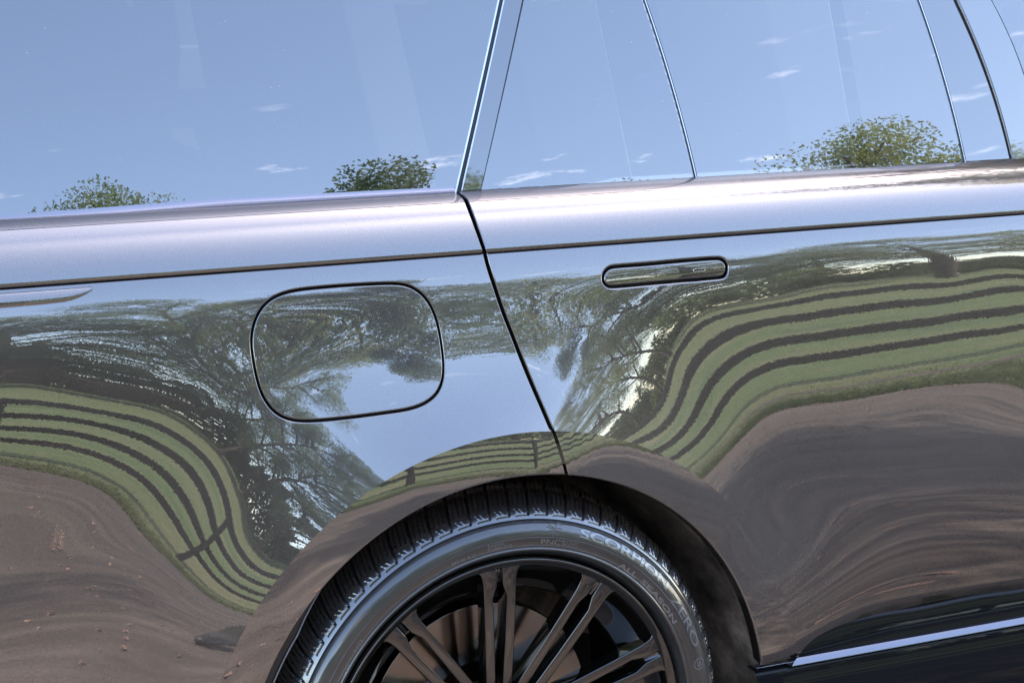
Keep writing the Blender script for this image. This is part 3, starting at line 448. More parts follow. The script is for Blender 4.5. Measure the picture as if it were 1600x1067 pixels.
ZF = 1.1532               # top edge of the lower panels
TH = np.array(DATA['th']); CREASE = np.array(DATA['crease']); EDGE = np.array(DATA['edge'])
SHUT = np.array(DATA['shut']); SHUT[0, 1] = ZF
GAP = .0026
def shut_x(z): return np.interp(z, SHUT[::-1, 1], SHUT[::-1, 0])
def theta_pt(tab, th): return np.array([np.interp(th, TH, tab[:, k]) for k in range(3)])
TSC, TSE = 83.9, 80.35    # where the shut line meets crease and edge
def arch_lip(mb, ta0, ta1, tb0, tb1, na, rolled):
    """flared lip between the crease (angles ta) and the opening's edge (angles tb), then the flange turned in"""
    nr = 12; P = np.zeros((na+1, nr+1, 3))
    for i in range(na+1):
        u = i/na
        for j in range(nr+1):
            t = j/nr; tha = (ta0+(ta1-ta0)*u)*(1-t)+(tb0+(tb1-tb0)*u)*t
            ex = 3.5*max(0, min(1, (tha-40)/30))*max(0, min(1, (112-tha)/25)); T0, T1 = math.tan(rad(6.6+ex)), math.tan(rad(2.0+ex))
            c = theta_pt(CREASE, tha); e = theta_pt(EDGE, tha); L = math.hypot(e[0]-c[0], e[2]-c[2]); rho = L*t
            P[i, j] = (c[0]+(e[0]-c[0])*t, c[1]-(T0*rho-(T0-T1)/(2*L)*rho*rho), c[2]+(e[2]-c[2])*t)
    du = np.gradient(P, axis=0); dv = np.gradient(P, axis=1); n = np.cross(du, dv); n /= np.linalg.norm(n, axis=2)[:, :, None]
    if n[na//2, nr//2, 1] > 0: n = -n
    du0 = P[1, 0]-P[0, 0]; mb.grid(P, n, flip=np.cross(du0, P[0, 1]-P[0, 0])[1] > 0)
    # flange
    E_ = P[:, -1]; ne = n[:, -1]; tin = P[:, -1]-P[:, -2]; tin /= np.linalg.norm(tin, axis=1)[:, None]; r = .0035; rows = []; nr_ = []
    for k in range(6):
        a = PI/2*k/5; rows.append(E_+tin*(r*math.sin(a))-ne*(r*(1-math.cos(a)))); nr_.append(ne*math.cos(a)+tin*math.sin(a))
    rows.append(rows[-1]-ne*.018); nr_.append(tin); A = np.stack(rows, 1); B = np.stack(nr_, 1)
    g0 = np.cross(A[1, 0]-A[0, 0], A[0, 2]-A[0, 0]); mb.grid(A, B, flip=g0[1] > 0)
    return P, n

flap_c = np.array(DATA['flap']); hand_c = np.array(DATA['handle'])
if area(flap_c) < 0: flap_c = flap_c[::-1]
if area(hand_c) < 0: hand_c = hand_c[::-1]
flap_c = resample(flap_c, .004, True); hand_c = resample(hand_c, .0025, True)
RF = .0017

# ---- rear quarter panel
def build_quarter():
    mb = MB()
    # outer loop counter-clockwise in (x, z)
    i0 = np.linspace(TSC+.35, 166, 120); cre = np.array([theta_pt(CREASE, t)[[0, 2]] for t in i0])       # from the shut line round to the rear
    cs = cre[0]; shut = SHUT.copy(); shut = shut[shut[:, 1] > cs[1]+.002]; shut = np.vstack([shut, [cs[0]+GAP, cs[1]]]); shut[:, 0] -= GAP
    shut = resample(shut, .005); top = resample([(-.985, ZF), (shut[0, 0], ZF)][::-1], .008)
    # direction: crease (towards rear), rear down/up, top (towards front), shut line (down)
    def ins(P, s, r): n = pl_normals(P, False)*s; return P+n*r, n
    top_f = top[::-1]
    tP, tn = ins(top_f, -1, RF); sP, sn = ins(shut, -1, RF)
    tP[-1] = sP[0] = (shut[0, 0]-RF, ZF-RF)
    sP[-1] = cre[0]
    low = [(-.60, .50), (-.985, .50)]
    outer = np.vstack([cre[1:], np.array(low), tP, sP[1:]])
    if area(outer) < 0: outer = outer[::-1]
    hole_in = flap_c; hn = pl_normals(hole_in, True)      # left normal of ccw loop points inward (into the hole)
    hole = hole_in-hn*RF
    fill(mb, outer, [hole])
    roll_edge(mb, top_f[::-1], -pl_normals(top_f[::-1], False)*-1 if False else np.tile([0, -1.], (len(top_f), 1)), RF, .02, 0, surf, False)
    inw = -np.abs(pl_normals(shut, False)[:, :1])*np.array([[1., 0]])+0; m = pl_normals(shut, False); m = np.where((m[:, :1] > 0), -m, m)
    roll_edge(mb, shut[::-1], m[::-1], RF, .02, 0, surf, False)
    roll_edge(mb, hole_in[::-1], (-hn)[::-1], RF, .02, 0, surf, True)
    arch_lip(mb, TSC+.35, 166, TSE+.35, 166, 130, True)
    q = finish(mb.build('quarter_panel', PAINT, car)); return q
quarter = build_quarter()
# ---- fuel flap
def build_flap():
    mb = MB(); n = pl_normals(flap_c, True); P = flap_c+n*.0033        # inward by the gap
    c0 = flap_c.mean(0)
    def fsurf(x, z):
        w, wx, wz = surf(x, z); a, b = .010, .012
        return w+a*(x-c0[0])-b*(z-c0[1])*0, wx+a, wz
    off = -.0002
    fill(mb, P+n*RF, [], off, fsurf, .008); roll_edge(mb, P, n, RF, .014, off, fsurf, True)
    o = mb.build('fuel_flap', PAINT, quarter); return o
build_flap()
def loop_wall(loop, d0, d1, name, mat, parent):
    """dark well behind an opening"""
    mb = MB(); P0, n0 = PN(loop, -d0); P1, n1 = PN(loop, -d1); inn = pl_normals(loop, True)
    nn = np.stack([inn[:, 0], 0*inn[:, 0], inn[:, 1]], 1)
    mb.grid(np.stack([P0, P1], 1), np.stack([nn, nn], 1), closed=True); fill(mb, loop, [], -d1, surf, .02)
    return mb.build(name, mat, parent)
loop_wall(flap_c, .012, .019, 'flap_recess', DARKGAP, quarter)

# ---- shoulder: a swept profile above the feature groove
NU = 30; SL = .1050; PROF = []
y_, z_ = -.0035, 1.1608
for k in range(NU+1):
    T = rad(22+50*(k/NU)**.95); PROF.append((y_, z_, T)); y_ += math.sin(T)*SL/NU; z_ += math.cos(T)*SL/NU
BELT_Y, BELT_Z = PROF[-1][0], PROF[-1][1]
under = []; RU = .0052; y0, z0, T0_ = PROF[0]; cy, cz = y0+RU*math.cos(T0_), z0-RU*math.sin(T0_)
for k in range(1, 11):
    T = T0_-rad(97)*k/10; under.append((cy-RU*math.cos(T), cz+RU*math.sin(T), T))
under.append((under[-1][0]+.02, under[-1][1]-.001, rad(-85)))
PROF_ALL = under[::-1]+PROF+[(BELT_Y+.03, BELT_Z+.004, rad(85))]
SHX = [(1.14, -0.0566), (1.155, -0.0576), (1.1698, -0.0608), (1.1891, -0.0636), (1.2023, -0.0643), (1.2104, -0.0641), (1.2229, -0.0625), (1.2284, -0.0661), (1.25, -0.0761)]
def shoulder_shut(y, z): return np.interp(z, [a for a, b in SHX], [b for a, b in SHX])
def shoulder(mb, x_far, side):
    """side -1: the panel lies behind (left of) the shut line, +1: in front of it"""
    P = []; Nn = []
    cols = []
    for k in range(7): a = PI/2*(1-k/6); cols.append(('r', a))
    rest = np.concatenate([np.linspace(.004, .05, 8), np.linspace(.06, 1, 50)])
    for c in cols+[('x', t) for t in rest]:
        row = []; nr = []
        for (y, z, T) in PROF_ALL:
            n = np.array([0, -math.cos(T), math.sin(T)]); xs = shoulder_shut(y, z)+side*GAP
            if c[0] == 'r':
                r = RF; p = np.array([xs+side*r*(1-math.sin(c[1])), y, z])-n*r*(1-math.cos(c[1])); nn = n*math.cos(c[1])+np.array([-side, 0, 0])*math.sin(c[1])
            else:
                xa = xs+side*RF; p = np.array([xa+(x_far-xa)*c[1], y, z]); nn = n
            row.append(p); nr.append(nn)
        P.append(row); Nn.append(nr)
    deep = [p-np.array([0, -math.cos(T), math.sin(T)])*.018 for p, (y, z, T) in zip(P[0], PROF_ALL)]
    P.insert(0, deep); Nn.insert(0, [np.array([-side, 0, 0.])]*len(deep))
    mb.grid(np.array(P), np.array(Nn), flip=(side < 0))
mb = MB(); shoulder(mb, -.985, -1); finish(mb.build('quarter_shoulder', PAINT, car))

# ---- rear door (lower skin)
def build_door():
    mb = MB()
    bot = np.array(DATA['doorbot']); bot = bot[bot[:, 0] < 1.0]; bot = np.vstack([bot, [1.20, bot[-1, 1]]])
    cre_th = np.linspace(TSC-.35, 9, 130); cre = np.array([theta_pt(CREASE, t)[[0, 2]] for t in cre_th])
    k = np.argmax(cre[:, 1] < bot[0, 1]+.001); k = k if k > 0 else len(cre)
    th_end = cre_th[k-1]; cre = cre[:k]
    shut = SHUT.copy(); shut = shut[shut[:, 1] > cre[0, 1]+.002]; shut = np.vstack([shut, [cre[0, 0]-GAP, cre[0, 1]]]); shut[:, 0] += GAP; shut = resample(shut, .005)
    top = resample([(shut[0, 0], ZF), (1.20, ZF)], .008); m = pl_normals(shut, False); m = np.where((m[:, :1] < 0), -m, m)
    sP = shut+m*RF; tP = top-np.array([0, RF]); sP[0] = tP[0] = (shut[0, 0]+RF, ZF-RF); sP[-1] = cre[0]
    bot = resample(bot, .008); bm = pl_normals(bot, False); bm = np.where((bm[:, 1:] < 0), -bm, bm); bP = bot+bm*RF; bP[0] = cre[-1]+np.array([.002, .0])
    outer = np.vstack([sP[:-1], cre, bP[1:], tP[::-1][:-1]])
    if area(outer) < 0: outer = outer[::-1]
    hn = pl_normals(hand_c, True); hole = hand_c-hn*.0026
    fill(mb, outer, [hole])
    roll_edge(mb, top[::-1], np.tile([0, -1.], (len(top), 1)), RF, .02, 0, surf, False)
    roll_edge(mb, shut, m, RF, .02, 0, surf, False); roll_edge(mb, bot, bm, RF, .012, 0, surf, False)
    roll_edge(mb, hand_c[::-1], (-hn)[::-1], .0026, .016, 0, surf, True)
    arch_lip(mb, TSC-.35, th_end, TSE-.35, th_end, 110, True)
    return finish(mb.build('rear_door', PAINT, car))
door = build_door()
mb = MB(); shoulder(mb, 2.34, 1); mb.build('door_shoulder', PAINT, door)
loop_wall(hand_c, .014, .018, 'handle_recess', DARKGAP, door)
def build_handle():
    n = pl_normals(hand_c, True); P = hand_c+n*.0033; mb = MB(); c0 = hand_c.mean(0); ax = hand_c[:, 0].max()-hand_c[:, 0].min()
    # direction along the handle
    dx = 1.0; sl = .012
    def hs(x, z):
        w, wx, wz = surf(x, z); zc = c0[1]+sl*(x-c0[0]); v = (z-zc); k = 7.0        # own gently crowned face
        return w-k*v*v*.5-.0, wx+k*v*sl, wz-k*v+.085
    fill(mb, P+n*.003, [], -.001, hs, .004); roll_edge(mb, P, n, .003, .014, -.001, hs, True)
    h = mb.build('door_handle', PAINT, door)
    # small key mark: a raised rounded frame
    mk = np.array(DATA['mark']); c = mk.mean(0); hx = (mk[:, 0].max()-mk[:, 0].min())/2; hz = .0024; th = .012
    ring = []; m2 = MB(); q = 28
    for s in (1.0, .62):
        L = []
        for i in range(q):
            a = 2*PI*i/q; ca, sa = math.cos(a), math.sin(a); ex = .35
            L.append((c[0]+hx*(abs(ca)**ex)*math.copysign(1, ca)*(1 if s == 1 else .90), c[1]+th*hx*ca+hz*(abs(sa)**ex)*math.copysign(1, sa)*(1 if s == 1 else .62)))
        ring.append(np.array(L))
    a0, n0 = PN(ring[0], -.001, hs); b0, _ = PN(ring[0], .0008, hs); b1, _ = PN(ring[1], .0008, hs); a1, _ = PN(ring[1], -.001, hs)
    o2 = pl_normals(ring[0], True); out3 = np.stack([-o2[:, 0], 0*o2[:, 0], -o2[:, 1]], 1)
    m2.grid(np.stack([a0, b0], 1), np.stack([out3, out3*.5+n0], 1), closed=True); m2.grid(np.stack([b0, b1], 1), np.stack([n0, n0], 1), closed=True); m2.grid(np.stack([b1, a1], 1), np.stack([n0-out3, -out3], 1), closed=True)
    m2.build('key_mark', simple('pale_mark', (.45, .45, .47), .25, 1.0), door)
build_handle()

# ---- dark structure behind every gap
mb = MB(); th_b = np.linspace(160, 12, 60); cre = np.array([theta_pt(CREASE, t)[[0, 2]] for t in th_b])
outer = np.vstack([[(-.98, 1.175), (-.98, .52), (-.56, .52)], cre, [(.5, .50), (1.18, .50), (1.18, 1.175)]])
if area(outer) < 0: outer = outer[::-1]
fill(mb, outer, [resample(flap_c, .03, True), resample(hand_c, .01, True)], -.021, surf, .03); finish(mb.build('inner_panel', DARKGAP, car))
# behind the shoulder's shut line
V = []; NN = []
for x in np.linspace(-.98, 1.2, 12):
    for (y, z, T) in PROF_ALL[2:]: V.append((x, y+math.cos(T)*.019+.004, z-math.sin(T)*.019)); NN.append((0, -1, .3))
k = len(PROF_ALL)-2; mb = MB(); mb.grid(np.array(V).reshape(12, k, 3), np.array(NN).reshape(12, k, 3)); finish(mb.build('shoulder_backing', DARKGAP, car))

# ---- blade of bright trim at the tail end of the feature line
def build_blade():
    bl = np.array(DATA['blade']); mb = MB(); xs = np.linspace(-.95, -.6005, 60); rows = []; nr = []
    lo = bl[3:][np.argsort(bl[3:, 0])]
    for x in xs:
        z1 = 1.1480; z0 = min(z1-.0008, np.interp(x, lo[:, 0], lo[:, 1])); row = []; n_ = []
        for k in range(13):
            t = k/12; z = z0+(z1-z0)*t; w = surf([x], [min(z, 1.149)])[0][0]; T = rad(-16+72*t)
            prof = .0065*math.sin(PI*(.15+.7*t))*min(1, (z1-z0)/.006); row.append((x, -(w*.55+.002)-prof, z)); n_.append((0, -math.cos(T), math.sin(T)))
        row.insert(0, (x, row[0][1]+.012, row[0][2]-.0006)); n_.insert(0, (0, -.3, -1)); row.append((x, row[-1][1]+.012, row[-1][2]+.0006)); n_.append((0, -.3, 1))
        rows.append(row); nr.append(n_)
    end = [(p[0]+.0006, p[1]+.010, p[2]) for p in rows[-1]]; rows.append(end); nr.append([(1, 0, 0)]*len(end))
    mb.grid(np.array(rows), np.array(nr)); finish(mb.build('tail_trim_blade', PAINT, car))
build_blade()

# ---- sill: black cladding, dark joint, silver strip, sill panel
def strip(name, mat, prof, x0, x1, parent, n=40, start=None):
    """prof: list of (outward w, z) from bottom to top, swept along x"""
    mb = MB(); P = []; Nn = []; pr = np.array(prof, float); t = np.gradient(pr, axis=0); nn = np.stack([t[:, 1], -t[:, 0]], 1); nn /= np.linalg.norm(nn, axis=1)[:, None]
    for i in range(n+1):
        u = i/n; row = []
        for (w, z), s in zip(pr, (start if start is not None else np.zeros(len(pr)))): xa = x0+s; row.append((xa+(x1-xa)*u, -w, z))
        P.append(row); Nn.append([(0, -a, b) for a, b in nn])
    mb.grid(np.array(P), np.array(Nn)); return finish(mb.build(name, mat, parent))
bot = np.array(DATA['doorbot'])
mb = MB(); P = []; Nn = []
for x in np.concatenate([np.linspace(.443, 1.2, 80), [1.6, 2.34]]):                                  # upper piece: from the joint to the door's lower edge
    zt = np.interp(x, bot[:, 0], bot[:, 1]); dl = np.array([(.4519, .4958), (.545, .5030), (.6349, .5096), (.8878, .5108), (1.2, .511)]); zb = np.interp(x, dl[:, 0], dl[:, 1])
    row = []; n_ = []
    for k in range(9):
        t = k/8; z = zb+.0012+(zt-.0016-zb)*t if zt > zb+.004 else zb+.0005*t; w = .0335+.006*(1-t)*0+.004*math.sin(PI*t); T = rad(17-8*t); row.append((x, -w, z)); n_.append((0, -math.cos(T), math.sin(T)))
    row.insert(0, (x, row[0][1]+.01, row[0][2])); n_.insert(0, (0, 0, -1)); row.append((x, row[-1][1]+.014, row[-1][2]+.002)); n_.append((0, -.4, 1)); P.append(row); Nn.append(n_)
mb.grid(np.array(P), np.array(Nn)); finish(mb.build('door_cladding', CLAD, car))
mb = MB(); P = []; Nn = []
for x in np.concatenate([np.linspace(.445, 1.2, 80), [1.6, 2.34]]):                                  # lower piece, between joint and strip
    dl = np.array([(.4519, .4958), (.545, .5030), (.6349, .5096), (.8878, .5108), (1.2, .511)]); zt = np.interp(x, dl[:, 0], dl[:, 1])-.0012; zb = .492
    row = []; n_ = []
    for k in range(6): t = k/5; T = rad(14-8*t); row.append((x, -.036-.003*(1-t), zb+(zt-zb)*t)); n_.append((0, -math.cos(T), math.sin(T)))
    row.append((x, -.024, zt+.0002)); n_.append((0, 0, 1)); P.append(row); Nn.append(n_)
mb.grid(np.array(P), np.array(Nn)); finish(mb.build('cladding_lower_strip', CLAD, car))
strip('silver_sill_strip', CHROME, [(.030, .4856), (.0520, .4854), (.0528, .4862), (.0500, .4905), (.0462, .4943), (.0448, .4954), (.030, .4956)], .4365, 2.34, car, start=[0, 0, .001, .006, .0125, .0155, .0155])
strip('arch_end_strip', BRIGHT, [(.036, .4908), (.0485, .4910), (.0490, .4918), (.036, .4922)], .3760, .447, car)
strip('sill_panel', CLAD, [(.030, .20), (.050, .22), (.060, .30), (.0600, .38), (.0560, .44), (.0490, .478), (.0440, .4846), (.02, .4848)], .376, 2.34, car)
strip('sill_rib', CLAD, [(.055, .372), (.066, .374), (.0675, .380), (.066, .386), (.055, .388)], .60, 2.34, car)

# ---- glass house
TW = rad(15.5); QY, QZ, RC = .072, 1.231, 5.0
def wpt(x, v, off=0., dt=0.):
    s = v*v/(2*RC)+dt*v; T = TW+v/RC+dt
    n = np.array([0, -math.cos(T), math.sin(T)])
    base = np.array([x, QY+math.sin(TW)*v+math.cos(TW)*s, QZ+math.cos(TW)*v-math.sin(TW)*s])
    return base+n*off, n
VT = .42
def lineat(L):
    L = sorted(L, key=lambda p: p[1]); xs = [p[0] for p in L]; vs = [p[1] for p in L]
    # extend smoothly above and below
    def f(v):
        if v > vs[-1]: k = (xs[-1]-xs[-2])/(vs[-1]-vs[-2]); return xs[-1]+k*(v-vs[-1])
        if v < vs[0]: k = (xs[1]-xs[0])/(vs[1]-vs[0]); return xs[0]+k*(v-vs[0])
        if len(xs) > 2:
            c = np.polyfit(vs, xs, min(2, len(xs)-1)); return float(np.polyval(c, v))
        return float(np.interp(v, vs, xs))
    return f
Lq0, Lq1, Lc, Ld, Lb, Lg, Lf = [lineat(DATA[k]) for k in ('qw_d0', 'qw_d1', 'cline', 'div', 'bgl', 'bgap', 'fgl')]
def pane(name, mat, fl, fr, v0, v1, off, parent, dt=0., dn=(0, 0), nx=24, nv=30, edge=.004, rnd=.0012):
    """fl/fr: left and right border as functions of v, with a small rounded rim"""
    mb = MB(); us = [0]+[.5*(1-math.cos(PI*i/nx)) for i in range(nx+1)]+[1]; P = []; Nn = []
    for i, u in enumerate(us):
        row = []; nr = []
        for j in range(-1, nv+2):
            t = min(1, max(0, j/nv)); v = (v0(u) if callable(v0) else v0); v = v+(v1-v)*t; x = fl(v)+(fr(v)-fl(v))*u
            rim = (i == 0 or i == len(us)-1 or j < 0 or j > nv); p, n = wpt(x, v, off-(edge if rim else 0), dt)
            n = n+np.array([dn[0], 0, dn[1]])
            if i <= 1: n = n+np.array([-.8, 0, 0])*(1 if i == 0 else 0)
            row.append(p); nr.append(n)
        P.append(row); Nn.append(nr)
    mb.grid(np.array(P), np.array(Nn)); o = mb.build(name, mat, parent)
    if parent is car: finish(o)
    return o
const = lambda c: (lambda v: c)
sh = lambda f, d: (lambda v: f(v)+d)
qv0 = lambda u: float(np.interp(u, [0, .25, .62, 1], [-.005, .0022, .0082, .0060]))
pane('quarter_window', GLASS, const(-.95), sh(Lq0, -.0035), qv0, VT, 0, car, nx=30)
pane('quarter_window_edge', BRIGHT, sh(Lq0, -.0032), sh(Lq0, -.0008), -.003, VT, .0008, car, nx=3, edge=.006)
pane('pillar_seal', RUBBER_SEAL, sh(Lq0, -.0006), sh(Lq1, .0002), -.012, VT, -.0025, car, nx=3)
pane('pillar_cover', PIANO, sh(Lq1, .0012), sh(Lc, -.0006), .0012, VT, .0004, door, dt=.010, dn=(-.10, 0))
pane('fixed_quarter_glass', GLASS, sh(Lc, .0010), sh(Ld, -.0030), .0002, VT, 0, door)
pane('glass_divider', RUBBER_SEAL, sh(Ld, -.0028), sh(Ld, .0028), -.004, VT, .0006, door, nx=4)
pane('divider_bead', BRIGHT, sh(Ld, -.0004), sh(Ld, .0008), -.004, VT, .0014, door, nx=2, edge=.001)
pane('door_window', GLASS, sh(Ld, .0030), sh(Lb, -.0030), .0002, VT, 0, door)
pane('rear_glass_seal', RUBBER_SEAL, sh(Lb, -.0028), sh(Lb, .0030), -.004, VT, .0006, door, nx=4)
pane('seal_bead', BRIGHT, sh(Lb, .0000), sh(Lb, .0012), -.004, VT, .0014, door, nx=2, edge=.001)
pane('door_pillar_cover', PIANO, sh(Lb, .0034), sh(Lg, -.0042), .0006, VT, .0006, door, dt=.012, dn=(.0, .02))
pane('door_gap_seal', RUBBER_SEAL, sh(Lg, -.0040), sh(Lg, .0036), -.014, VT, -.004, car, nx=3)
pane('front_pillar_cover', PIANO, sh(Lg, .0040), sh(Lf, -.0016), -.001, VT, .0006, car, dt=-.004, dn=(.05, 0))
pane('front_glass_seal', RUBBER_SEAL, sh(Lf, -.0014), sh(Lf, .0012), -.004, VT, .0004, car, nx=3)
pane('front_window', GLASS, sh(Lf, .0014), const(2.05), .0002, VT, 0, car)
pane('pillar_edge', BRIGHT, sh(Lq1, .0004), sh(Lq1, .0012), .0006, VT, .0006, door, nx=2, edge=.004)
pane('cover_joint', RUBBER_SEAL, sh(Lc, -.0006), sh(Lc, .0010), -.003, VT, -.0004, door, nx=2)
# little foot trim under the pillar cover and the sill trim under the quarter window
def belt_trim():
    mb = MB(); P = []; Nn = []
    for u in np.linspace(0, 1, 50):
        x = -.95+(Lq0(0)-.004+.95)*u; vt = qv0(u)+.0006; vb = float(np.interp(x, [-.95, -.6983, -.4042, -.0661], [-.0165, -.0115, -.0016, -.0012])); row = []; n_ = []
        for k in range(7):
            t = k/6; v = vb+(vt-vb)*t; p, n = wpt(x, v, .0012+.0016*math.sin(PI*t)); T = rad(62-36*t); row.append(p); n_.append((0, -math.cos(T), math.sin(T)))
        p, n = wpt(x, vb-.006, -.004); row.insert(0, p); n_.insert(0, (0, -.5, -.3)); p, n = wpt(x, vt+.0002, -.004); row.append(p); n_.append((0, 0, 1)); P.append(row); Nn.append(n_)
    mb.grid(np.array(P), np.array(Nn)); finish(mb.build('belt_trim', simple('satin_belt_trim', (.30, .28, .30), .25, 1.0, coat=.6), car))
belt_trim()

# ---- cabin shell: roof, far side, tail, so that the inside is dark and the car throws its shadow
def prism(name, poly, x0, x1, mat, parent):
    n = len(poly); V = [(x0, p[0], p[1]) for p in poly]+[(x1, p[0], p[1]) for p in poly]; Fc = [(i, (i+1) % n, n+(i+1) % n, n+i) for i in range(n)]+[tuple(range(n))[::-1], tuple(range(n, 2*n))]
    return finish(mesh_obj(name, V, Fc, mat, parent, smooth=False))
ROOF = [(.19, 1.62), (.24, 1.74), (.34, 1.80), (.9, 1.83), (1.46, 1.80), (1.56, 1.74), (1.61, 1.62), (1.57, 1.62), (1.5, 1.72), (.9, 1.79), (.30, 1.72), (.225, 1.62)]
prism('roof', ROOF, -.95, .35, PIANO, car); prism('roof', ROOF, 1.75, 2.3, PIANO, car)
prism('roof_rail', [(.19, 1.62), (.24, 1.74), (.34, 1.80), (.44, 1.806), (.44, 1.75), (.30, 1.72), (.225, 1.62)], .352, 1.748, PIANO, car)
prism('roof_rail', [(1.61, 1.62), (1.56, 1.74), (1.46, 1.80), (1.36, 1.806), (1.36, 1.75), (1.5, 1.72), (1.57, 1.62)], .352, 1.748, PIANO, car)
prism('far_side', [(1.73, 1.235), (1.80, 1.16), (1.84, .9), (1.82, .5), (1.75, .3), (1.68, .3), (1.70, .5), (1.70, 1.16), (1.66, 1.235)], -.95, 3.3, PAINT, car)
prism('far_window', [(1.70, 1.19), (1.605, 1.66), (1.595, 1.66), (1.69, 1.19)], -.93, 2.0, PIANO, car)
prism('cabin_floor', [(.11, 1.16), (.11, 1.10), (1.69, 1.10), (1.69, 1.16)], -.93, -.1, CABIN, car)
prism('underbody', [(.36, .60), (.36, .34), (1.68, .34), (1.68, .60)], -.93, 3.2, CABIN, car)
prism('tail_wall', [(-.02, .5), (.0, 1.14), (.08, 1.23), (.19, 1.62), (.34, 1.80), (1.46, 1.80), (1.61, 1.62), (1.73, 1.23), (1.8, 1.14), (1.82, .5)], -1.02, -.94, PAINT, car)
prism('bonnet', [(.05, .45), (.03, 1.10), (.12, 1.18), (1.68, 1.18), (1.78, 1.10), (1.76, .45)], 2.35, 3.6, PAINT, car)
# front door: carries the bodyside on beyond the frame
def front_door():
    mb = MB(); zz = np.linspace(.536, ZF, 60); xs_ = np.linspace(1.205, 2.34, 12); w, wx, wz = surf(np.full(60, 1.18), zz); P = []; Nn = []
    for x in xs_:
        k = (x-1.2)/1.14; P.append([(x, -a+.02*k*k, z) for a, z in zip(w, zz)]); Nn.append([(.02*k, -1, -b) for b in wz])
    mb.grid(np.array(P), np.array(Nn)); finish(mb.build('front_door', PAINT, car))
front_door()
# seats
def seat(x, y, mat):
    bm = bmesh.new()
    def blob(cx, cy, cz, sx, sy, sz, ry=0):
        r = bmesh.ops.create_cube(bm, size=1, matrix=Matrix.Translation((cx, cy, cz)) @ Matrix.Rotation(ry, 4, 'Y') @ Matrix.Diagonal((sx, sy, sz, 1)))
        return r['verts']
    blob(0, 0, .0, .52, .5, .16); blob(-.25, 0, .36, .15, .48, .66, rad(-14)); blob(-.34, 0, .76, .11, .27, .17, rad(-10)); blob(-.335, .06, .66, .015, .015, .12); blob(-.335, -.06, .66, .015, .015, .12)
    bmesh.ops.bevel(bm, geom=bm.edges[:], offset=.03, segments=3, profile=.6, affect='EDGES', clamp_overlap=True)
    me = bpy.data.meshes.new('seat'); bm.to_mesh(me); bm.free(); me.materials.append(mat); me.polygons.foreach_set('use_smooth', [True]*len(me.polygons))
    o = bpy.data.objects.new('seat', me); link(o, car); o.location = Vector((x, y, .80))+CO; return o
for sx, sy in ((.50, .50), (.50, 1.25), (1.42, .50), (1.42, 1.25)): seat(sx, sy, LEATHER)

# ------------------------------------------------------------------ wheel
KS = .967; WC = np.array([-.037, -.050, .4454])
wheel = empty('wheel', tuple(WC+np.array(CO)), car)
def lathe(name, prof, mat, parent, seg=360, th0=0, th1=2*PI, closed=True, flip=False):
    """prof (radius, outward offset) -> revolve about the axle; wheel outward is -y"""
    pr = np.array(prof, float)*KS; t = np.gradient(pr, axis=0); nn = np.stack([t[:, 1], -t[:, 0]], 1); nn /= np.linalg.norm(nn, axis=1)[:, None]
    if flip: nn = -nn
    A = np.linspace(th0, th1, seg, endpoint=not closed); P = np.zeros((seg, len(pr), 3)); Q = P.copy()
    P[:, :, 0] = np.cos(A)[:, None]*pr[None, :, 0]; P[:, :, 2] = np.sin(A)[:, None]*pr[None, :, 0]; P[:, :, 1] = -pr[None, :, 1]
    Q[:, :, 0] = np.cos(A)[:, None]*nn[None, :, 0]; Q[:, :, 2] = np.sin(A)[:, None]*nn[None, :, 0]; Q[:, :, 1] = -nn[None, :, 1]
    mb = MB(); mb.grid(P, Q, closed=closed, flip=not flip); return mb.build(name, mat, parent)
def spl(pts, n):
    P = np.array(pts, float); P = np.vstack([2*P[0]-P[1], P, 2*P[-1]-P[-2]]); r = []
    for i in range(len(P)-3):
        a, b, c, d = P[i:i+4]
        for u in np.linspace(0, 1, n, endpoint=False): r.append(.5*(2*b+(c-a)*u+(2*a-5*b+4*c-d)*u*u+(3*b-a-3*c+d)*u**3))
    r.append(P[-2]); return np.array(r)
SIDE = [(.2885, -.020), (.2895, -.010), (.2925, -.004), (.2960, .0015), (.3000, .0070), (.3030, .0086), (.3060, .0074), (.3140, .0086), (.3230, .0092), (.3310, .0074), (.3385, .0034), (.3435, -.0016), (.3455, -.0042)]
side_prof = spl(SIDE, 7)
def side_off(r): return float(np.interp(r, side_prof[3:, 0], side_prof[3:, 1]))
# sidewall with its fine ring lines
sp = []
for r, o in side_prof:
    sp.append((r, o))
lathe('sidewall', sp[::-1], RUBBER, wheel, 420)
for rr in (.3212, .3425, .3085): lathe('sidewall_ring', [(rr-.0007, side_off(rr-.0007)-.0004), (rr-.0004, side_off(rr)+.0005), (rr+.0004, side_off(rr)+.0005), (rr+.0007, side_off(rr+.0007)-.0004)][::-1], RUBBER, wheel, 360)
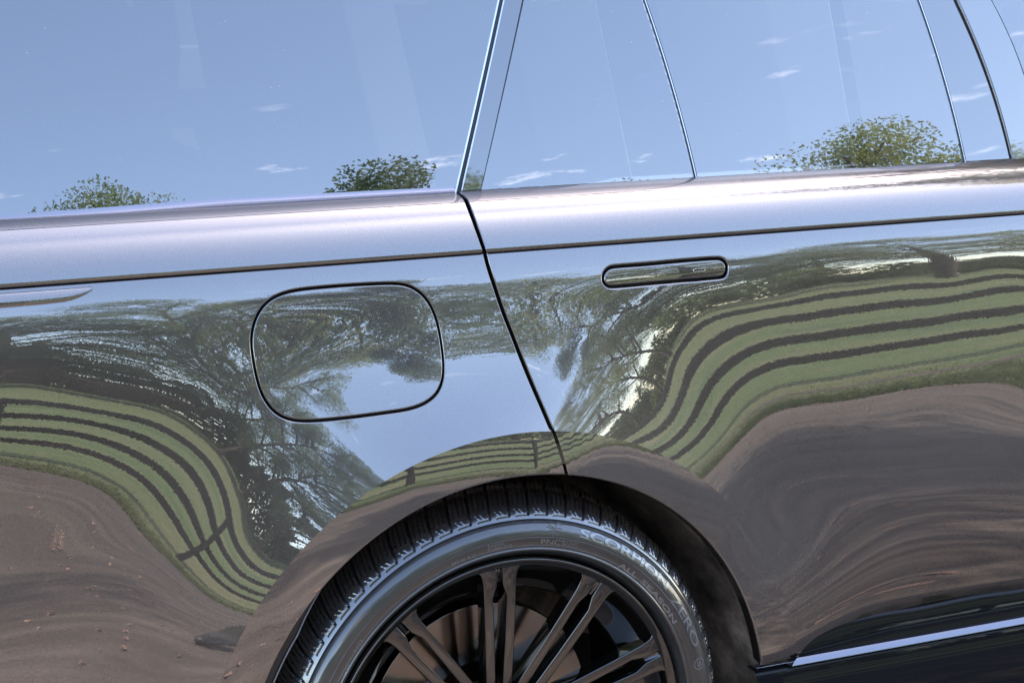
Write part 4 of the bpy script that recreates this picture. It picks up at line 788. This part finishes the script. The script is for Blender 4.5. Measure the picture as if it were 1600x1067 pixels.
# tread: one mesh with its blocks, grooves and sipes
def build_tread():
    NP, NS = 72, 30
    prof = spl([(.3453, -.0042), (.3500, -.0074), (.3560, -.0124), (.3612, -.0185), (.3655, -.0265), (.3697, -.0370), (.3735, -.052), (.3770, -.078), (.3800, -.11), (.381, -.14), (.379, -.20), (.372, -.255), (.358, -.28)], 12)
    d = np.hypot(*np.diff(prof, axis=0).T); s = np.concatenate([[0], np.cumsum(d)]); S = np.concatenate([np.arange(0, .05, .0012), np.arange(.05, .12, .003), np.arange(.12, s[-1], .012)])
    pr = np.stack([np.interp(S, s, prof[:, 0]), np.interp(S, s, prof[:, 1])], 1); t = np.gradient(pr, axis=0); nn = np.stack([t[:, 1], -t[:, 0]], 1); nn = -nn if nn[20, 0] < 0 else nn; nn /= np.linalg.norm(nn, axis=1)[:, None]
    n = NP*NS; A = np.arange(n)/n*2*PI; ph = (np.arange(n) % NS)/NS
    PH, SS = np.meshgrid(ph, S, indexing='ij')
    bend = .75*np.clip((SS-.006)/.075, 0, 1.4)**1.15
    f = (PH+bend) % 1.0
    def line(x, c, hw, soft): dd = np.abs((x-c+.5) % 1-.5); return np.clip((hw+soft-dd)/soft, 0, 1)
    g = line(f, 0.02, .045, .02)*np.clip((SS-.0065)/.003, 0, 1)*(.0022+.0055*np.clip((SS-.016)/.02, 0, 1))
    for c0 in (.27, .52, .77): g = np.maximum(g, line(f, c0, .010, .022)*np.clip((SS-.0235)/.003, 0, 1)*.0026)
    # foot of each block: a short line along the shoulder that turns up into the groove
    g = np.maximum(g, ((PH > .0) & (PH < .66))*np.clip(1.2-np.abs(SS-.0062)/.0012, 0, 1)*.0010)
    # circumferential grooves
    for c0, hw in ((.078, .004), (.12, .005), (.165, .005)): g = np.maximum(g, np.clip((hw+.002-np.abs(SS-c0))/.002, 0, 1)*.007)
    # small raised slashes on the shoulder
    for c0 in (.36, .60): g = g-np.where((np.abs(PH-(c0+(SS-.0145)*20)) < .032) & (SS > .0100) & (SS < .0190), .0006, 0)
    P = np.zeros((n, len(S), 3)); R_ = pr[None, :, 0]-g*nn[None, :, 0]; O_ = pr[None, :, 1]-g*nn[None, :, 1]
    P[:, :, 0] = np.cos(A)[:, None]*R_; P[:, :, 2] = np.sin(A)[:, None]*R_; P[:, :, 1] = -O_; P *= KS
    k = len(S); idx = np.arange(n*k).reshape(n, k); i2 = np.roll(idx, -1, 0)
    Fc = np.stack([idx[:, :-1], idx[:, 1:], i2[:, 1:], i2[:, :-1]], -1).reshape(-1, 4)
    me = bpy.data.meshes.new('tread'); me.vertices.add(n*k); me.vertices.foreach_set('co', P.reshape(-1)); me.loops.add(Fc.size); me.loops.foreach_set('vertex_index', Fc.reshape(-1).astype(np.int32))
    me.polygons.add(len(Fc)); me.polygons.foreach_set('loop_start', np.arange(0, Fc.size, 4, dtype=np.int32)); me.polygons.foreach_set('use_smooth', np.ones(len(Fc), bool)); me.update(calc_edges=True); me.validate()
    me.set_sharp_from_angle(angle=rad(35)); me.materials.append(TREADM); o = bpy.data.objects.new('tread', me); return link(o, wheel)
build_tread()
# lettering moulded on the sidewall
def letters(txt, r, th_a, th_b, h, name, bold=.0, mat=LETTER, lift=.0007):
    """th_a..th_b in degrees, clockwise; text height h, wrapped on the sidewall"""
    cu = bpy.data.curves.new(name, 'FONT'); cu.body = txt; cu.size = 1.0; cu.offset = bold; cu.resolution_u = 4; cu.fill_mode = 'BOTH'; cu.extrude = .5
    ob = bpy.data.objects.new('tmp', cu); COL.objects.link(ob); dg = bpy.context.evaluated_depsgraph_get(); me = bpy.data.meshes.new_from_object(ob.evaluated_get(dg)); bpy.data.objects.remove(ob); me.name = name
    bm = bmesh.new(); bm.from_mesh(me); bmesh.ops.remove_doubles(bm, verts=bm.verts[:], dist=1e-5)
    long_e = [e for e in bm.edges if e.calc_length() > .25]
    bmesh.ops.subdivide_edges(bm, edges=long_e, cuts=2); bmesh.ops.triangulate(bm, faces=bm.faces[:]); bm.to_mesh(me); bm.free()
    co = np.zeros(len(me.vertices)*3); me.vertices.foreach_get('co', co); co = co.reshape(-1, 3)
    x0, x1 = co[:, 0].min(), co[:, 0].max(); y0, y1 = co[:, 1].min(), co[:, 1].max()
    u = (co[:, 0]-x0)/(x1-x0); v = (co[:, 1]-y0)/(y1-y0); th = np.radians(th_a+(th_b-th_a)*u); rr = r+(v-.5)*h
    o = np.array([side_off(a) for a in rr])+np.where(co[:, 2] > 0, lift, -.001)
    co = np.stack([np.cos(th)*rr, -o, np.sin(th)*rr], 1)*KS; me.vertices.foreach_set('co', co.reshape(-1)); me.update(); me.materials.clear(); me.materials.append(mat)
    ob = bpy.data.objects.new(name, me); link(ob, wheel); return ob
letters('SCORPION', .3335, 71.0, 39.0, .0125, 'tyre_lettering', .03)
letters('ZERO', .3290, 36.2, 19.0, .0128, 'tyre_lettering', .004)
letters('ALL', .3110, 56.2, 49.0, .0078, 'tyre_lettering', .022)
letters('SEASON', .3110, 46.8, 29.0, .0078, 'tyre_lettering', .022)
letters('PNCS', .3145, 82.0, 74.6, .0078, 'tyre_lettering', .0)
letters('RADIAL', .3175, 97.5, 92.6, .0045, 'tyre_lettering', .0)
letters('TUBELESS', .3115, 97.8, 90.6, .0045, 'tyre_lettering', .0)
letters('285/40 R23', .3110, 108.5, 101.2, .0050, 'tyre_lettering', .0)
letters('1123', .3110, 142.6, 139.2, .0062, 'tyre_lettering', .0)
letters('DOT', .3050, 150, 146.2, .0055, 'tyre_lettering', .0)
letters('S', .3255, 14.6, 12.9, .0075, 'tyre_lettering', .02)
def ribbon2(name, strokes, parent, mat=LETTER, wd=.0009):
    """raised strokes in (theta deg, r) on the sidewall"""
    mb = MB()
    for st in strokes:
        Q = spl(st, 6); th = np.radians(Q[:, 0]); r = Q[:, 1]; X = np.stack([np.cos(th)*r, np.sin(th)*r], 1); nn = pl_normals(X, False); rows = []
        for s, dz in ((-1, -.001), (-.8, .0006), (.8, .0006), (1, -.001)):
            q = X+nn*wd*s; rr = np.hypot(q[:, 0], q[:, 1]); o = np.array([side_off(a) for a in rr])+dz; rows.append(np.stack([q[:, 0], -o, q[:, 1]], 1)*KS)
        A = np.stack(rows, 1); mb.grid(A, np.tile(np.array([0, -1., 0]), A.shape[:2]+(1,)))
    return mb.build(name, mat, parent)
ribbon2('tyre_emblem_ring', [[(13.75+1.55*math.cos(a)/1.0, .3255+.0085*math.sin(a)) for a in np.linspace(0, 2*PI, 17)]], wheel)
# small creature emblem before the name: body, claws, legs, curled tail
ribbon2('tyre_emblem', [[(78.6, 0.3285), (78.3, 0.3345), (78.0, 0.3390)], [(78.0, 0.3390), (77.2, 0.3420), (76.4, 0.3410), (76.6, 0.3385)], [(78.4, 0.3345), (79.6, 0.3380), (80.2, 0.3410)], [(78.4, 0.3340), (79.8, 0.3350), (80.6, 0.3365)], [(78.5, 0.3325), (79.8, 0.3315), (80.4, 0.3290)], [(78.3, 0.3345), (77.2, 0.3350), (76.4, 0.3340)], [(78.4, 0.3325), (77.4, 0.3315), (77.0, 0.3290)], [(78.6, 0.3285), (79.2, 0.3265), (78.6, 0.3250)], [(78.6, 0.3285), (77.9, 0.3267), (77.2, 0.3275)]], wheel, wd=.0006)
ribbon2('tyre_lettering', [[(74.2, .3110), (71.0, .3110)], [(71.0, .3110), (71.0, .3192)], [(71.0, .3192), (74.2, .3192)], [(74.2, .3192), (74.2, .3110)], [(73.5, .3135), (72.8, .3168), (72.2, .3140), (71.6, .3170)]], wheel, wd=.0004)

# rim: lip, dished ring, barrel, spokes
rim = empty('rim', (0, 0, 0), wheel)
lathe('rim_lip', [(.2905, -.03), (.2890, -.012), (.2878, -.004), (.2862, -.0008), (.2845, 0), (.2825, -.0006), (.2795, -.0030), (.2745, -.0055), (.2722, -.0085), (.2712, -.014)][::-1], WHEELM, rim, 360)
lathe('rim_dish', [(.2725, -.0100), (.2700, -.0180), (.258, -.034), (.240, -.046), (.229, -.0505), (.2265, -.0520), (.2265, -.056), (.240, -.070), (.258, -.10), (.262, -.14), (.262, -.25)][::-1], WHEELM, rim, 300)
def spoke_mesh(sgn):
    """one leg of a split spoke; (tau across, rho outwards)"""
    out = [(.0042, .2765), (.0420, .2765), (.0350, .2722), (.0302, .2672), (.0282, .2600), (.0268, .2500), (.0262, .2300), (.0254, .2000), (.0240, .1500), (.0222, .1000), (.0198, .0500),
           (.0040, .0500), (.0058, .1000), (.0078, .1500), (.0096, .2000), (.0110, .2280), (.0042, .2480)]
    bm = bmesh.new(); vs = []
    def depth(rho): return -.0060-.030*((.2765-rho)/.2265)**1.35
    for k, dz in enumerate((0, 1)):
        row = []
        for t, r in out:
            g = 1.0 if k == 0 else .62; tc = .0145; tt = tc+(t-tc)*g; row.append(bm.verts.new((sgn*tt*KS, -(depth(r)-(.034 if k else 0))*KS, r*KS)))
        vs.append(row)
    n = len(out)
    f = bm.faces.new(vs[0] if sgn < 0 else vs[0][::-1]); fb = bm.faces.new(vs[1][::-1] if sgn < 0 else vs[1])
    for i in range(n):
        a, b = vs[0][i], vs[0][(i+1) % n]; c, d = vs[1][(i+1) % n], vs[1][i]; bm.faces.new((a, d, c, b) if sgn < 0 else (a, b, c, d))
    bmesh.ops.recalc_face_normals(bm, faces=bm.faces[:])
    fe = [e for e in bm.edges if (e.verts[0] in vs[0] and e.verts[1] in vs[0])]
    bmesh.ops.bevel(bm, geom=fe, offset=.0021, segments=3, profile=.5, affect='EDGES', clamp_overlap=True)
    bmesh.ops.triangulate(bm, faces=[f for f in bm.faces if len(f.verts) > 4])
    me = bpy.data.meshes.new('spoke'); bm.to_mesh(me); bm.free(); me.materials.append(WHEELM); me.polygons.foreach_set('use_smooth', [True]*len(me.polygons))
    me.set_sharp_from_angle(angle=rad(38)); return me
SPM = [spoke_mesh(1), spoke_mesh(-1)]
fv = []; ff = []
for r, o in ((.284, -.0035), (.268, -.0085), (.250, -.0150), (.240, -.030)):
    for t in (-.0046, -.0020, .0020, .0046): fv.append((t*KS, -(o-(.0022 if abs(t) < .003 else 0))*KS, r*KS))
for j in range(3):
    for i in range(3): ff.append((j*4+i, j*4+i+1, j*4+i+5, j*4+i+4))
fme = bpy.data.meshes.new('spoke_channel'); fme.from_pydata(fv, [], [f[::-1] for f in ff]); fme.materials.append(WHEELM); fme.update()
for k in range(10):
    a = rad(93.3-36*k)-PI/2
    for me in SPM+[fme]:
        o = bpy.data.objects.new(me.name, me); link(o, rim); o.rotation_euler = (0, -a, 0)
lathe('hub', [(.001, -.030), (.034, -.030), (.036, -.033), (.040, -.036), (.066, -.037), (.070, -.045), (.070, -.09)][::-1], WHEELM, rim, 96)
lathe('brake_disc', [(.05, -.118), (.09, -.118), (.092, -.112), (.180, -.112), (.182, -.114), (.182, -.142)][::-1], DISC, wheel, 200)
# caliper hugging the disc
mb = MB(); P = []; Nn = []
for th in np.linspace(rad(168), rad(232), 30):
    row = []; nr = []
    for r, o in ((.13, -.109), (.135, -.085), (.15, -.078), (.19, -.078), (.212, -.086), (.214, -.15)): row.append((math.cos(th)*r*KS, -o*KS, math.sin(th)*r*KS)); nr.append((math.cos(th)*.2, -1, math.sin(th)*.2))
    P.append(row); Nn.append(nr)
mb.grid(np.array(P), np.array(Nn)); mb.build('brake_caliper', CALIPER, wheel)

# ---- wheel-arch liner and the seal along its rear lip
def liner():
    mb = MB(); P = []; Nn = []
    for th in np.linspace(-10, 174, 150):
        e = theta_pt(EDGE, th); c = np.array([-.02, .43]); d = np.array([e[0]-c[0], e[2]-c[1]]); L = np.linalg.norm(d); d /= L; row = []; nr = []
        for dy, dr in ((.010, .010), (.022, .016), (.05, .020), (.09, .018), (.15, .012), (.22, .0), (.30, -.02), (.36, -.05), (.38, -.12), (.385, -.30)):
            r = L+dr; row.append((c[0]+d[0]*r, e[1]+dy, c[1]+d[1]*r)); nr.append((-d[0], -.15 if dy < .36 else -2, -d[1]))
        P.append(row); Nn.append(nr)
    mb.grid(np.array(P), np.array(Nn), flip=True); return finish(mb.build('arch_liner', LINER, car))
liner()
def arch_seal():
    mb = MB(); P = []; Nn = []
    for th in np.linspace(132, 174, 60):
        e = theta_pt(EDGE, th); c = np.array([-.02, .43]); d = np.array([e[0]-c[0], e[2]-c[1]]); d /= np.linalg.norm(d); k = min(1, (th-131.6)/14); wd = .004+.017*k; row = []; nr = []
        for a, o_, na in ((.0005, .004, 0), (0.0, .0075, 20), (.35, .010, 10), (.7, .0125, 10), (.9, .0120, 30), (1.0, .014, 70), (1.0, .03, 90)):
            row.append((e[0]-d[0]*(wd*a-.002), e[1]+o_, e[2]-d[1]*(wd*a-.002))); nr.append((-d[0]*math.sin(rad(na)), -math.cos(rad(na)), -d[1]*math.sin(rad(na))))
        P.append(row); Nn.append(nr)
    mb.grid(np.array(P), np.array(Nn), flip=True); o = finish(mb.build('arch_seal', RUBBER_SEAL, car))
    m2 = MB(); P = []; Nn = []
    for th in np.linspace(132, 174, 60):
        e = theta_pt(EDGE, th); c = np.array([-.02, .43]); d = np.array([e[0]-c[0], e[2]-c[1]]); d /= np.linalg.norm(d); k = min(1, (th-131.6)/14); wd = .004+.017*k-.002; row = []; nr = []
        for i in range(9):
            a = rad(-60+230*i/8); rr = .0013; row.append((e[0]-d[0]*(wd+rr*math.sin(a)), e[1]+.0125-rr*math.cos(a), e[2]-d[1]*(wd+rr*math.sin(a)))); nr.append((-d[0]*math.sin(a), -math.cos(a), -d[1]*math.sin(a)))
        P.append(row); Nn.append(nr)
    m2.grid(np.array(P), np.array(Nn), flip=True); m2.build('seal_bead', simple('seal_edge', (.16, .16, .17), .25, .3), o)
arch_seal()

# ------------------------------------------------------------------ paddock fence
fence = tag(empty('paddock_fence', (0, -9, field_z(0, -9))), 'dark four-rail paddock fence mirrored in bands across the bodywork', 'fence')
def board(name, sx, sy, sz, mat):
    bm = bmesh.new(); bmesh.ops.create_cube(bm, size=1, matrix=Matrix.Diagonal((sx, sy, sz, 1))); bmesh.ops.bevel(bm, geom=bm.edges[:], offset=.006, segments=1, affect='EDGES')
    me = bpy.data.meshes.new(name); bm.to_mesh(me); bm.free(); me.materials.append(mat); return me
posts = [-13.4, -11.6, -9.8, -8.0, -6.2, -4.4, -2.62, -.85, .835, 3.2, 5.6, 11.6, 13.4, 15.2, 17.0, 18.8]
pm = board('post', .13, .13, 1.42, FENCE); rails = {}
rng = random.Random(3)
for i, px_ in enumerate(posts):
    o = bpy.data.objects.new('post', pm); link(o, fence); o.location = (px_, .06, .47+rng.uniform(-.02, .02)); o.rotation_euler = (rng.uniform(-.015, .015), rng.uniform(-.015, .015), 0)
for i in range(len(posts)-1):
    a, b = posts[i], posts[i+1]; L = round(b-a-.012, 3)
    if L not in rails: rails[L] = board('rail', L, .035, .100, FENCE)
    for zr in (.85, .60, .35, .10):
        o = bpy.data.objects.new('rail', rails[L]); link(o, fence); o.location = ((a+b)/2, -.025, zr-field_z(0, -9)+rng.uniform(-.008, .008)); o.rotation_euler = (rng.uniform(-.02, .02), rng.uniform(-.004, .004), 0)

# ------------------------------------------------------------------ trees
def tree_meshes(seed, height, radius, leaf, nleaf, lsize, trunk_h, dens=1.0):
    rg = random.Random(seed); nr = np.random.default_rng(seed)
    # trunk and limbs
    tv, tf = [], []
    def limb(p0, p1, r0, r1, seg=7):
        d = (p1-p0).normalized(); u = d.orthogonal().normalized(); w = d.cross(u); b = len(tv)
        for p, r in ((p0, r0), (p0.lerp(p1, .5)+Vector((rg.uniform(-.1, .1), rg.uniform(-.1, .1), 0))*r0*3, (r0+r1)/2), (p1, r1)):
            for k in range(seg): a = 2*PI*k/seg; q = p+(u*math.cos(a)+w*math.sin(a))*r; tv.append(tuple(q))
        for j in range(2):
            for k in range(seg): tf.append((b+j*seg+k, b+j*seg+(k+1) % seg, b+(j+1)*seg+(k+1) % seg, b+(j+1)*seg+k))
    top = Vector((rg.uniform(-.3, .3), rg.uniform(-.3, .3), height*.72)); limb(Vector((0, 0, -.6)), top, height*.017, height*.006, 9)
    cl = []
    nb = 22
    for k in range(nb):
        t = (k+.5)/nb; a = k*2.4+rg.uniform(-.4, .4); h = trunk_h+(height-trunk_h)*(.04+.9*t); prof = math.sin(PI*min(1, .16+.80*t))**.75*(1.05-.25*t); rr = radius*prof*rg.uniform(.62, 1.0)
        end = Vector((math.cos(a)*rr, math.sin(a)*rr, h+rg.uniform(0, .06)*height)); st = Vector((0, 0, max(trunk_h*.8, h-rr*.55))); limb(st, end, height*.009, height*.003, 5)
        for m_ in range(4): cl.append((st.lerp(end, rg.uniform(.45, 1.05))+Vector((rg.uniform(-.7, .7), rg.uniform(-.7, .7), rg.uniform(-.4, .7)))*radius*.2, radius*rg.uniform(.16, .30)))
    per = nleaf//len(cl); LV = []
    for c, r in cl:
        k = int(per*rg.uniform(.6, 1.4)); d = nr.normal(size=(k, 3)); d /= np.linalg.norm(d, axis=1)[:, None]; q = np.array(c)+d*(r*nr.uniform(.35, 1.0, (k, 1))**.6)*np.array([1, 1, .75]); LV.append(q)
    C_ = np.concatenate(LV); n = len(C_); a = nr.normal(size=(n, 3)); a /= np.linalg.norm(a, axis=1)[:, None]; b = np.cross(a, nr.normal(size=(n, 3))); b /= np.linalg.norm(b, axis=1)[:, None]
    s = lsize*nr.uniform(.6, 1.3, (n, 1)); V = np.stack([C_-a*s, C_+b*s*.5, C_+a*s, C_-b*s*.5], 1).reshape(-1, 3); Fc = np.arange(n*4).reshape(n, 4)
    cm = bpy.data.meshes.new('crown'); cm.from_pydata(V.tolist(), [], Fc.tolist()); cm.materials.append(leaf); cm.update()
    tm = bpy.data.meshes.new('trunk'); tm.from_pydata(tv, [], tf); tm.materials.append(BARK); tm.polygons.foreach_set('use_smooth', [True]*len(tm.polygons)); tm.update()
    return cm, tm
def plant(ms, loc, rz, s, label, name='broadleaf_tree', group='trees across the field'):
    e = tag(empty(name, loc), label, 'tree', group); e.rotation_euler = (0, 0, rz); e.scale = s if isinstance(s, tuple) else (s, s, s)
    for nm, me in (('crown', ms[0]), ('trunk', ms[1])): link(bpy.data.objects.new(nm, me), e)
    return e
VAR = [tree_meshes(11, 12, 4.2, LEAF_DARK, 42000, .062, 2.0), tree_meshes(23, 12, 4.4, LEAF_MID, 30000, .062, 2.6), tree_meshes(37, 12, 4.6, LEAF_GOLD, 40000, .062, 3.0), tree_meshes(41, 12, 3.2, LEAF_DARK, 48000, .056, 1.0)]
# azimuth (deg from -y towards +x), distance (along -y), top slope q, variant, rotation, width, label
TREES = [
 (-17, 42, .43, 1, .3, 1.2, 'broad green tree at the tail end of the field'),
 (-9, 38, .42, 0, 1.1, 1.15, 'dense dark tree reflected beside the wheel arch'),
 (-2, 44, .43, 1, 2.0, 1.2, 'green tree reflected low behind the rear wheel arch'),
 (4, 37, .42, 0, 2.9, 1.15, 'dark tree reflected over the striped fence on the rear corner'),
 (8.5, 46, .36, 1, .7, 1.2, 'narrow dark tree reflected below the tail trim blade'),
 (13.0, 36, .455, 1, 4.2, .55, 'green tree whose top shows in the rear corner of the quarter window'),
 (17.3, 43, .375, 2, 5.0, 1.0, 'dark tree reflected left of the fuel flap'),
 (20.7, 34, .466, 3, .2, 1.15, 'dark tree whose top shows beside the rear door pillar'),
 (25.8, 40, .385, 2, 1.7, .8, 'green tree reflected across the door shut line'),
 (30.7, 43, .425, 0, 3.3, .8, 'slim tree whose tip shows under the glass divider'),
 (34.0, 52, .34, 2, 2.2, .9, 'small yellowing tree reflected above the fence on the door'),
 (37.7, 33, .474, 2, .9, .9, 'yellowing tree whose crown fills the foot of the door window'),
 (42.3, 37, .466, 1, 4.0, .8, 'green tree showing at the front window beyond the pillar'),
 (47.5, 40, .44, 2, 5.5, 1.0, 'yellow green tree farthest along towards the car front'),
 (54, 42, .44, 0, 2.5, 1.2, 'dark tree beyond the last fence post'),
]
for az, D, q, v, rz, wd, lab in TREES:
    x = D*math.tan(rad(az)); z0 = field_z(x, -D); h = 1.2+q*D-z0; s = h/12.6; plant(VAR[v], (x, -D, z0), rz, (s*wd, s*wd, s), lab)
# ------------------------------------------------------------------ litter on the drive
def litter():
    nr = np.random.default_rng(8); n = 1500; x = nr.uniform(-3, 6, n); y = nr.uniform(-7.2, -.5, n); V = []; Fc = []
    for i in range(n):
        a = nr.uniform(0, 6.28); s = nr.uniform(.006, .024); z = drive_z(y[i])+.004; c, d = math.cos(a)*s, math.sin(a)*s; b = len(V)
        V += [(x[i]-c, y[i]-d, z), (x[i]+d*.5, y[i]-c*.5, z+.004), (x[i]+c, y[i]+d, z), (x[i]-d*.5, y[i]+c*.5, z+.005)]; Fc.append((b, b+1, b+2, b+3))
    tag(mesh_obj('fallen_leaves', V, Fc, DEADLEAF, smooth=False), 'small fallen leaves scattered over the brown drive', 'leaves', kind='stuff')
litter()

# ------------------------------------------------------------------ hedge and scrub along the far side of the field
def hedge(name, label, x0, x1, y, h, leaf, seed, n, gaps=()):
    nr = np.random.default_rng(seed); x = nr.uniform(x0, x1, n)
    top = h*(.72+.22*np.sin(x*.55+seed)+.12*np.sin(x*1.7+2*seed)+.08*np.sin(x*4.1))
    z = nr.uniform(0, 1, n)**.8*top; yy = y+nr.normal(0, .9, n)
    for a, b in gaps: z = np.where((x > a) & (x < b), z*.25, z)
    C_ = np.stack([x, yy, np.array([field_z(a, b) for a, b in zip(x, yy)])+z], 1); a = nr.normal(size=(n, 3)); a /= np.linalg.norm(a, axis=1)[:, None]; b = np.cross(a, nr.normal(size=(n, 3))); b /= np.linalg.norm(b, axis=1)[:, None]
    s = nr.uniform(.14, .34, (n, 1)); V = np.stack([C_-a*s, C_+b*s*.55, C_+a*s, C_-b*s*.55], 1).reshape(-1, 3)
    o = mesh_obj(name, V, np.arange(4*n).reshape(n, 4), leaf, smooth=False); return tag(o, label, 'hedge', kind='stuff')
hedge('hedge', 'dark overgrown hedge across the field behind the fence', -34, 22, -50, 5.5, LEAF_DARK, 4, 30000)
hedge('hedge', 'lighter loose hedge with gaps towards the car front', 20, 75, -48, 4.2, LEAF_MID, 9, 20000, ((26, 27.5), (33, 35), (44, 46)))

# an added tree out of view ahead of the car, placed to shade the drive
plant(VAR[0], (6.9, 0.35, GZ-.02), 1.3, (.62, .62, .80), 'added tree ahead of the car that shades the drive by the door', 'added_shade_tree', None)
# ------------------------------------------------------------------ the photographer, seen only as a small squeezed reflection beside the wheel arch
def photographer():
    gz = drive_z(-2.65); base = Vector((-1.118-.30*math.sin(YAW), -2.391-.30*math.cos(YAW), gz)); H = 1.601-gz     # eye height of the lens
    V = []; E = []; Rr = []
    def v(x, y, z, r): V.append((x, y, z)); Rr.append(r); return len(V)-1
    def chain(a, pts):
        for p in pts: b = v(*p); E.append((a, b)); a = b
        return a
    pel = v(0, 0, .93, .135)
    chest = chain(pel, [(0, -.005, 1.06, .125), (0, -.01, 1.22, .145), (0, -.01, 1.36, .135)])
    neck = chain(chest, [(0, .0, 1.44, .062), (0, .02, H-.11, .058)])
    chain(neck, [(0, .035, H-.04, .078), (0, .03, H+.03, .092), (0, .015, H+.10, .075)])
    for s in (-1, 1):
        hip = chain(pel, [(s*.095, 0, .86, .098)])
        ank = chain(hip, [(s*.12, .01, .68, .085), (s*.135, .02, .48, .062), (s*.14, .0, .30, .058), (s*.145, -.02, .10, .042)])
        chain(ank, [(s*.15, .03, .05, .045), (s*.155, .13, .035, .036), (s*.16, .19, .03, .026)])
        sh = chain(chest, [(s*.13, -.01, 1.39, .075), (s*.185, .0, 1.36, .062)])
        el = chain(sh, [(s*.215, .06, 1.24, .050), (s*.20, .13, 1.17, .045)])
        wr = chain(el, [(s*.14, .19, 1.36, .038), (s*.10, .22, H-.09, .027)])
        palm = chain(wr, [(s*.088, .232, H-.04, .026)])
        for k, (dx, L) in enumerate(((-.018, .062), (-.006, .070), (.006, .066), (.018, .052))):
            chain(palm, [(s*(.084+dx*.3), .238+dx, H-.01, .0095), (s*(.078), .240+dx, H-.01+L*.45, .0085), (s*(.060), .242+dx, H-.01+L*.62, .0075)])
        chain(palm, [(s*.080, .206, H-.035, .010), (s*.060, .200, H-.020, .0085)])
    me = bpy.data.meshes.new('person'); me.from_pydata(V, E, []); o = bpy.data.objects.new('person', me); link(o)
    sk = o.modifiers.new('skin', 'SKIN'); sk.use_smooth_shade = True
    for i, r in enumerate(Rr): me.skin_vertices[0].data[i].radius = (r, r*(.8 if i < 4 else 1))
    me.skin_vertices[0].data[pel].use_root = True
    sb = o.modifiers.new('sub', 'SUBSURF'); sb.levels = 1; sb.render_levels = 1
    dg = bpy.context.evaluated_depsgraph_get(); m2 = bpy.data.meshes.new_from_object(o.evaluated_get(dg)); o.modifiers.clear(); o.data = m2; m2.name = 'person'
    m2.materials.clear()
    for m in (simple('grey_trousers', (.035, .035, .037), .9), simple('beige_shirt', (.62, .46, .32), .9), simple('skin_tone', (.45, .28, .2), .6), simple('dark_hair', (.03, .022, .016), .6), simple('dark_shoe', (.02, .02, .02), .5)): m2.materials.append(m)
    for p in m2.polygons:
        c = p.center; z = c.z; far = abs(c.x) > .05 and c.y > .17 and z > 1.0
        p.material_index = 4 if z < .075 else 0 if z < .96 else (2 if (z > H-.13 and far) else 1 if z < 1.43 or (far and z < H-.13) else (3 if z > H+.06 or (c.y < -.02 and z > H-.04) else 2)); p.use_smooth = True
    o.location = base; o.rotation_euler = (0, 0, -YAW)
    tag(o, 'person in grey trousers and beige shirt standing on the drive holding a camera', 'person')
    # the camera in the hands, its lens just behind the viewpoint
    cm = tag(empty('hand_camera', base+Vector((math.sin(YAW)*.215, math.cos(YAW)*.215, H-.01))), 'black camera held up before the face of the standing person', 'camera'); cm.rotation_euler = (0, 0, -YAW)
    blk = simple('camera_black', (.015, .015, .016), .45)
    bm = bmesh.new(); bmesh.ops.create_cube(bm, size=1, matrix=Matrix.Translation((0, -.01, 0)) @ Matrix.Diagonal((.135, .05, .09, 1))); bmesh.ops.create_cube(bm, size=1, matrix=Matrix.Translation((0, -.012, .058)) @ Matrix.Diagonal((.05, .045, .03, 1)))
    bmesh.ops.bevel(bm, geom=bm.edges[:], offset=.008, segments=2, affect='EDGES'); b = bpy.data.meshes.new('camera_body'); bm.to_mesh(b); bm.free(); b.materials.append(blk); link(bpy.data.objects.new('camera_body', b), cm)
    bm = bmesh.new(); bmesh.ops.create_cone(bm, cap_ends=True, segments=32, radius1=.036, radius2=.033, depth=.045, matrix=Matrix.Translation((0, .036, 0)) @ Matrix.Rotation(rad(-90), 4, 'X')); b = bpy.data.meshes.new('lens'); bm.to_mesh(b); bm.free(); b.materials.append(blk); link(bpy.data.objects.new('lens', b), cm)
photographer()
plant(VAR[0], (8.4, -.5, GZ-.1), 4.0, (.70, .70, .85), 'taller tree added behind the first to thicken its shade on the drive', 'added_shade_tree', None)  # second tree added out of view to thicken the shade on the drive

# ------------------------------------------------------------------ rough grass along the edge of the field
def tufts():
    nr = np.random.default_rng(21); n = 26000; x = nr.uniform(-5, 13, n); d = nr.exponential(.55, n); e = np.array([field_edge(a) for a in x]); y = e+.06-d
    z = np.array([field_z(a, min(b, c)) for a, b, c in zip(x, y, e)]); h = nr.uniform(.03, .10, n)*np.where(d < .5, 1, .6); a = nr.uniform(0, 6.28, n); lx = nr.normal(0, .03, n); ly = nr.normal(0, .03, n); w = .006
    V = np.stack([np.stack([x-np.cos(a)*w, y-np.sin(a)*w, z-.01], 1), np.stack([x+np.cos(a)*w, y+np.sin(a)*w, z-.01], 1), np.stack([x+lx, y+ly, z+h], 1)], 1).reshape(-1, 3)
    tag(mesh_obj('grass', V, np.arange(3*n).reshape(n, 3), make_leaf('edge_grass_blade', (.07, .10, .03), (.15, .16, .06)), smooth=False), 'rough grass blades along the edge of the drive', 'grass', kind='stuff')
tufts()
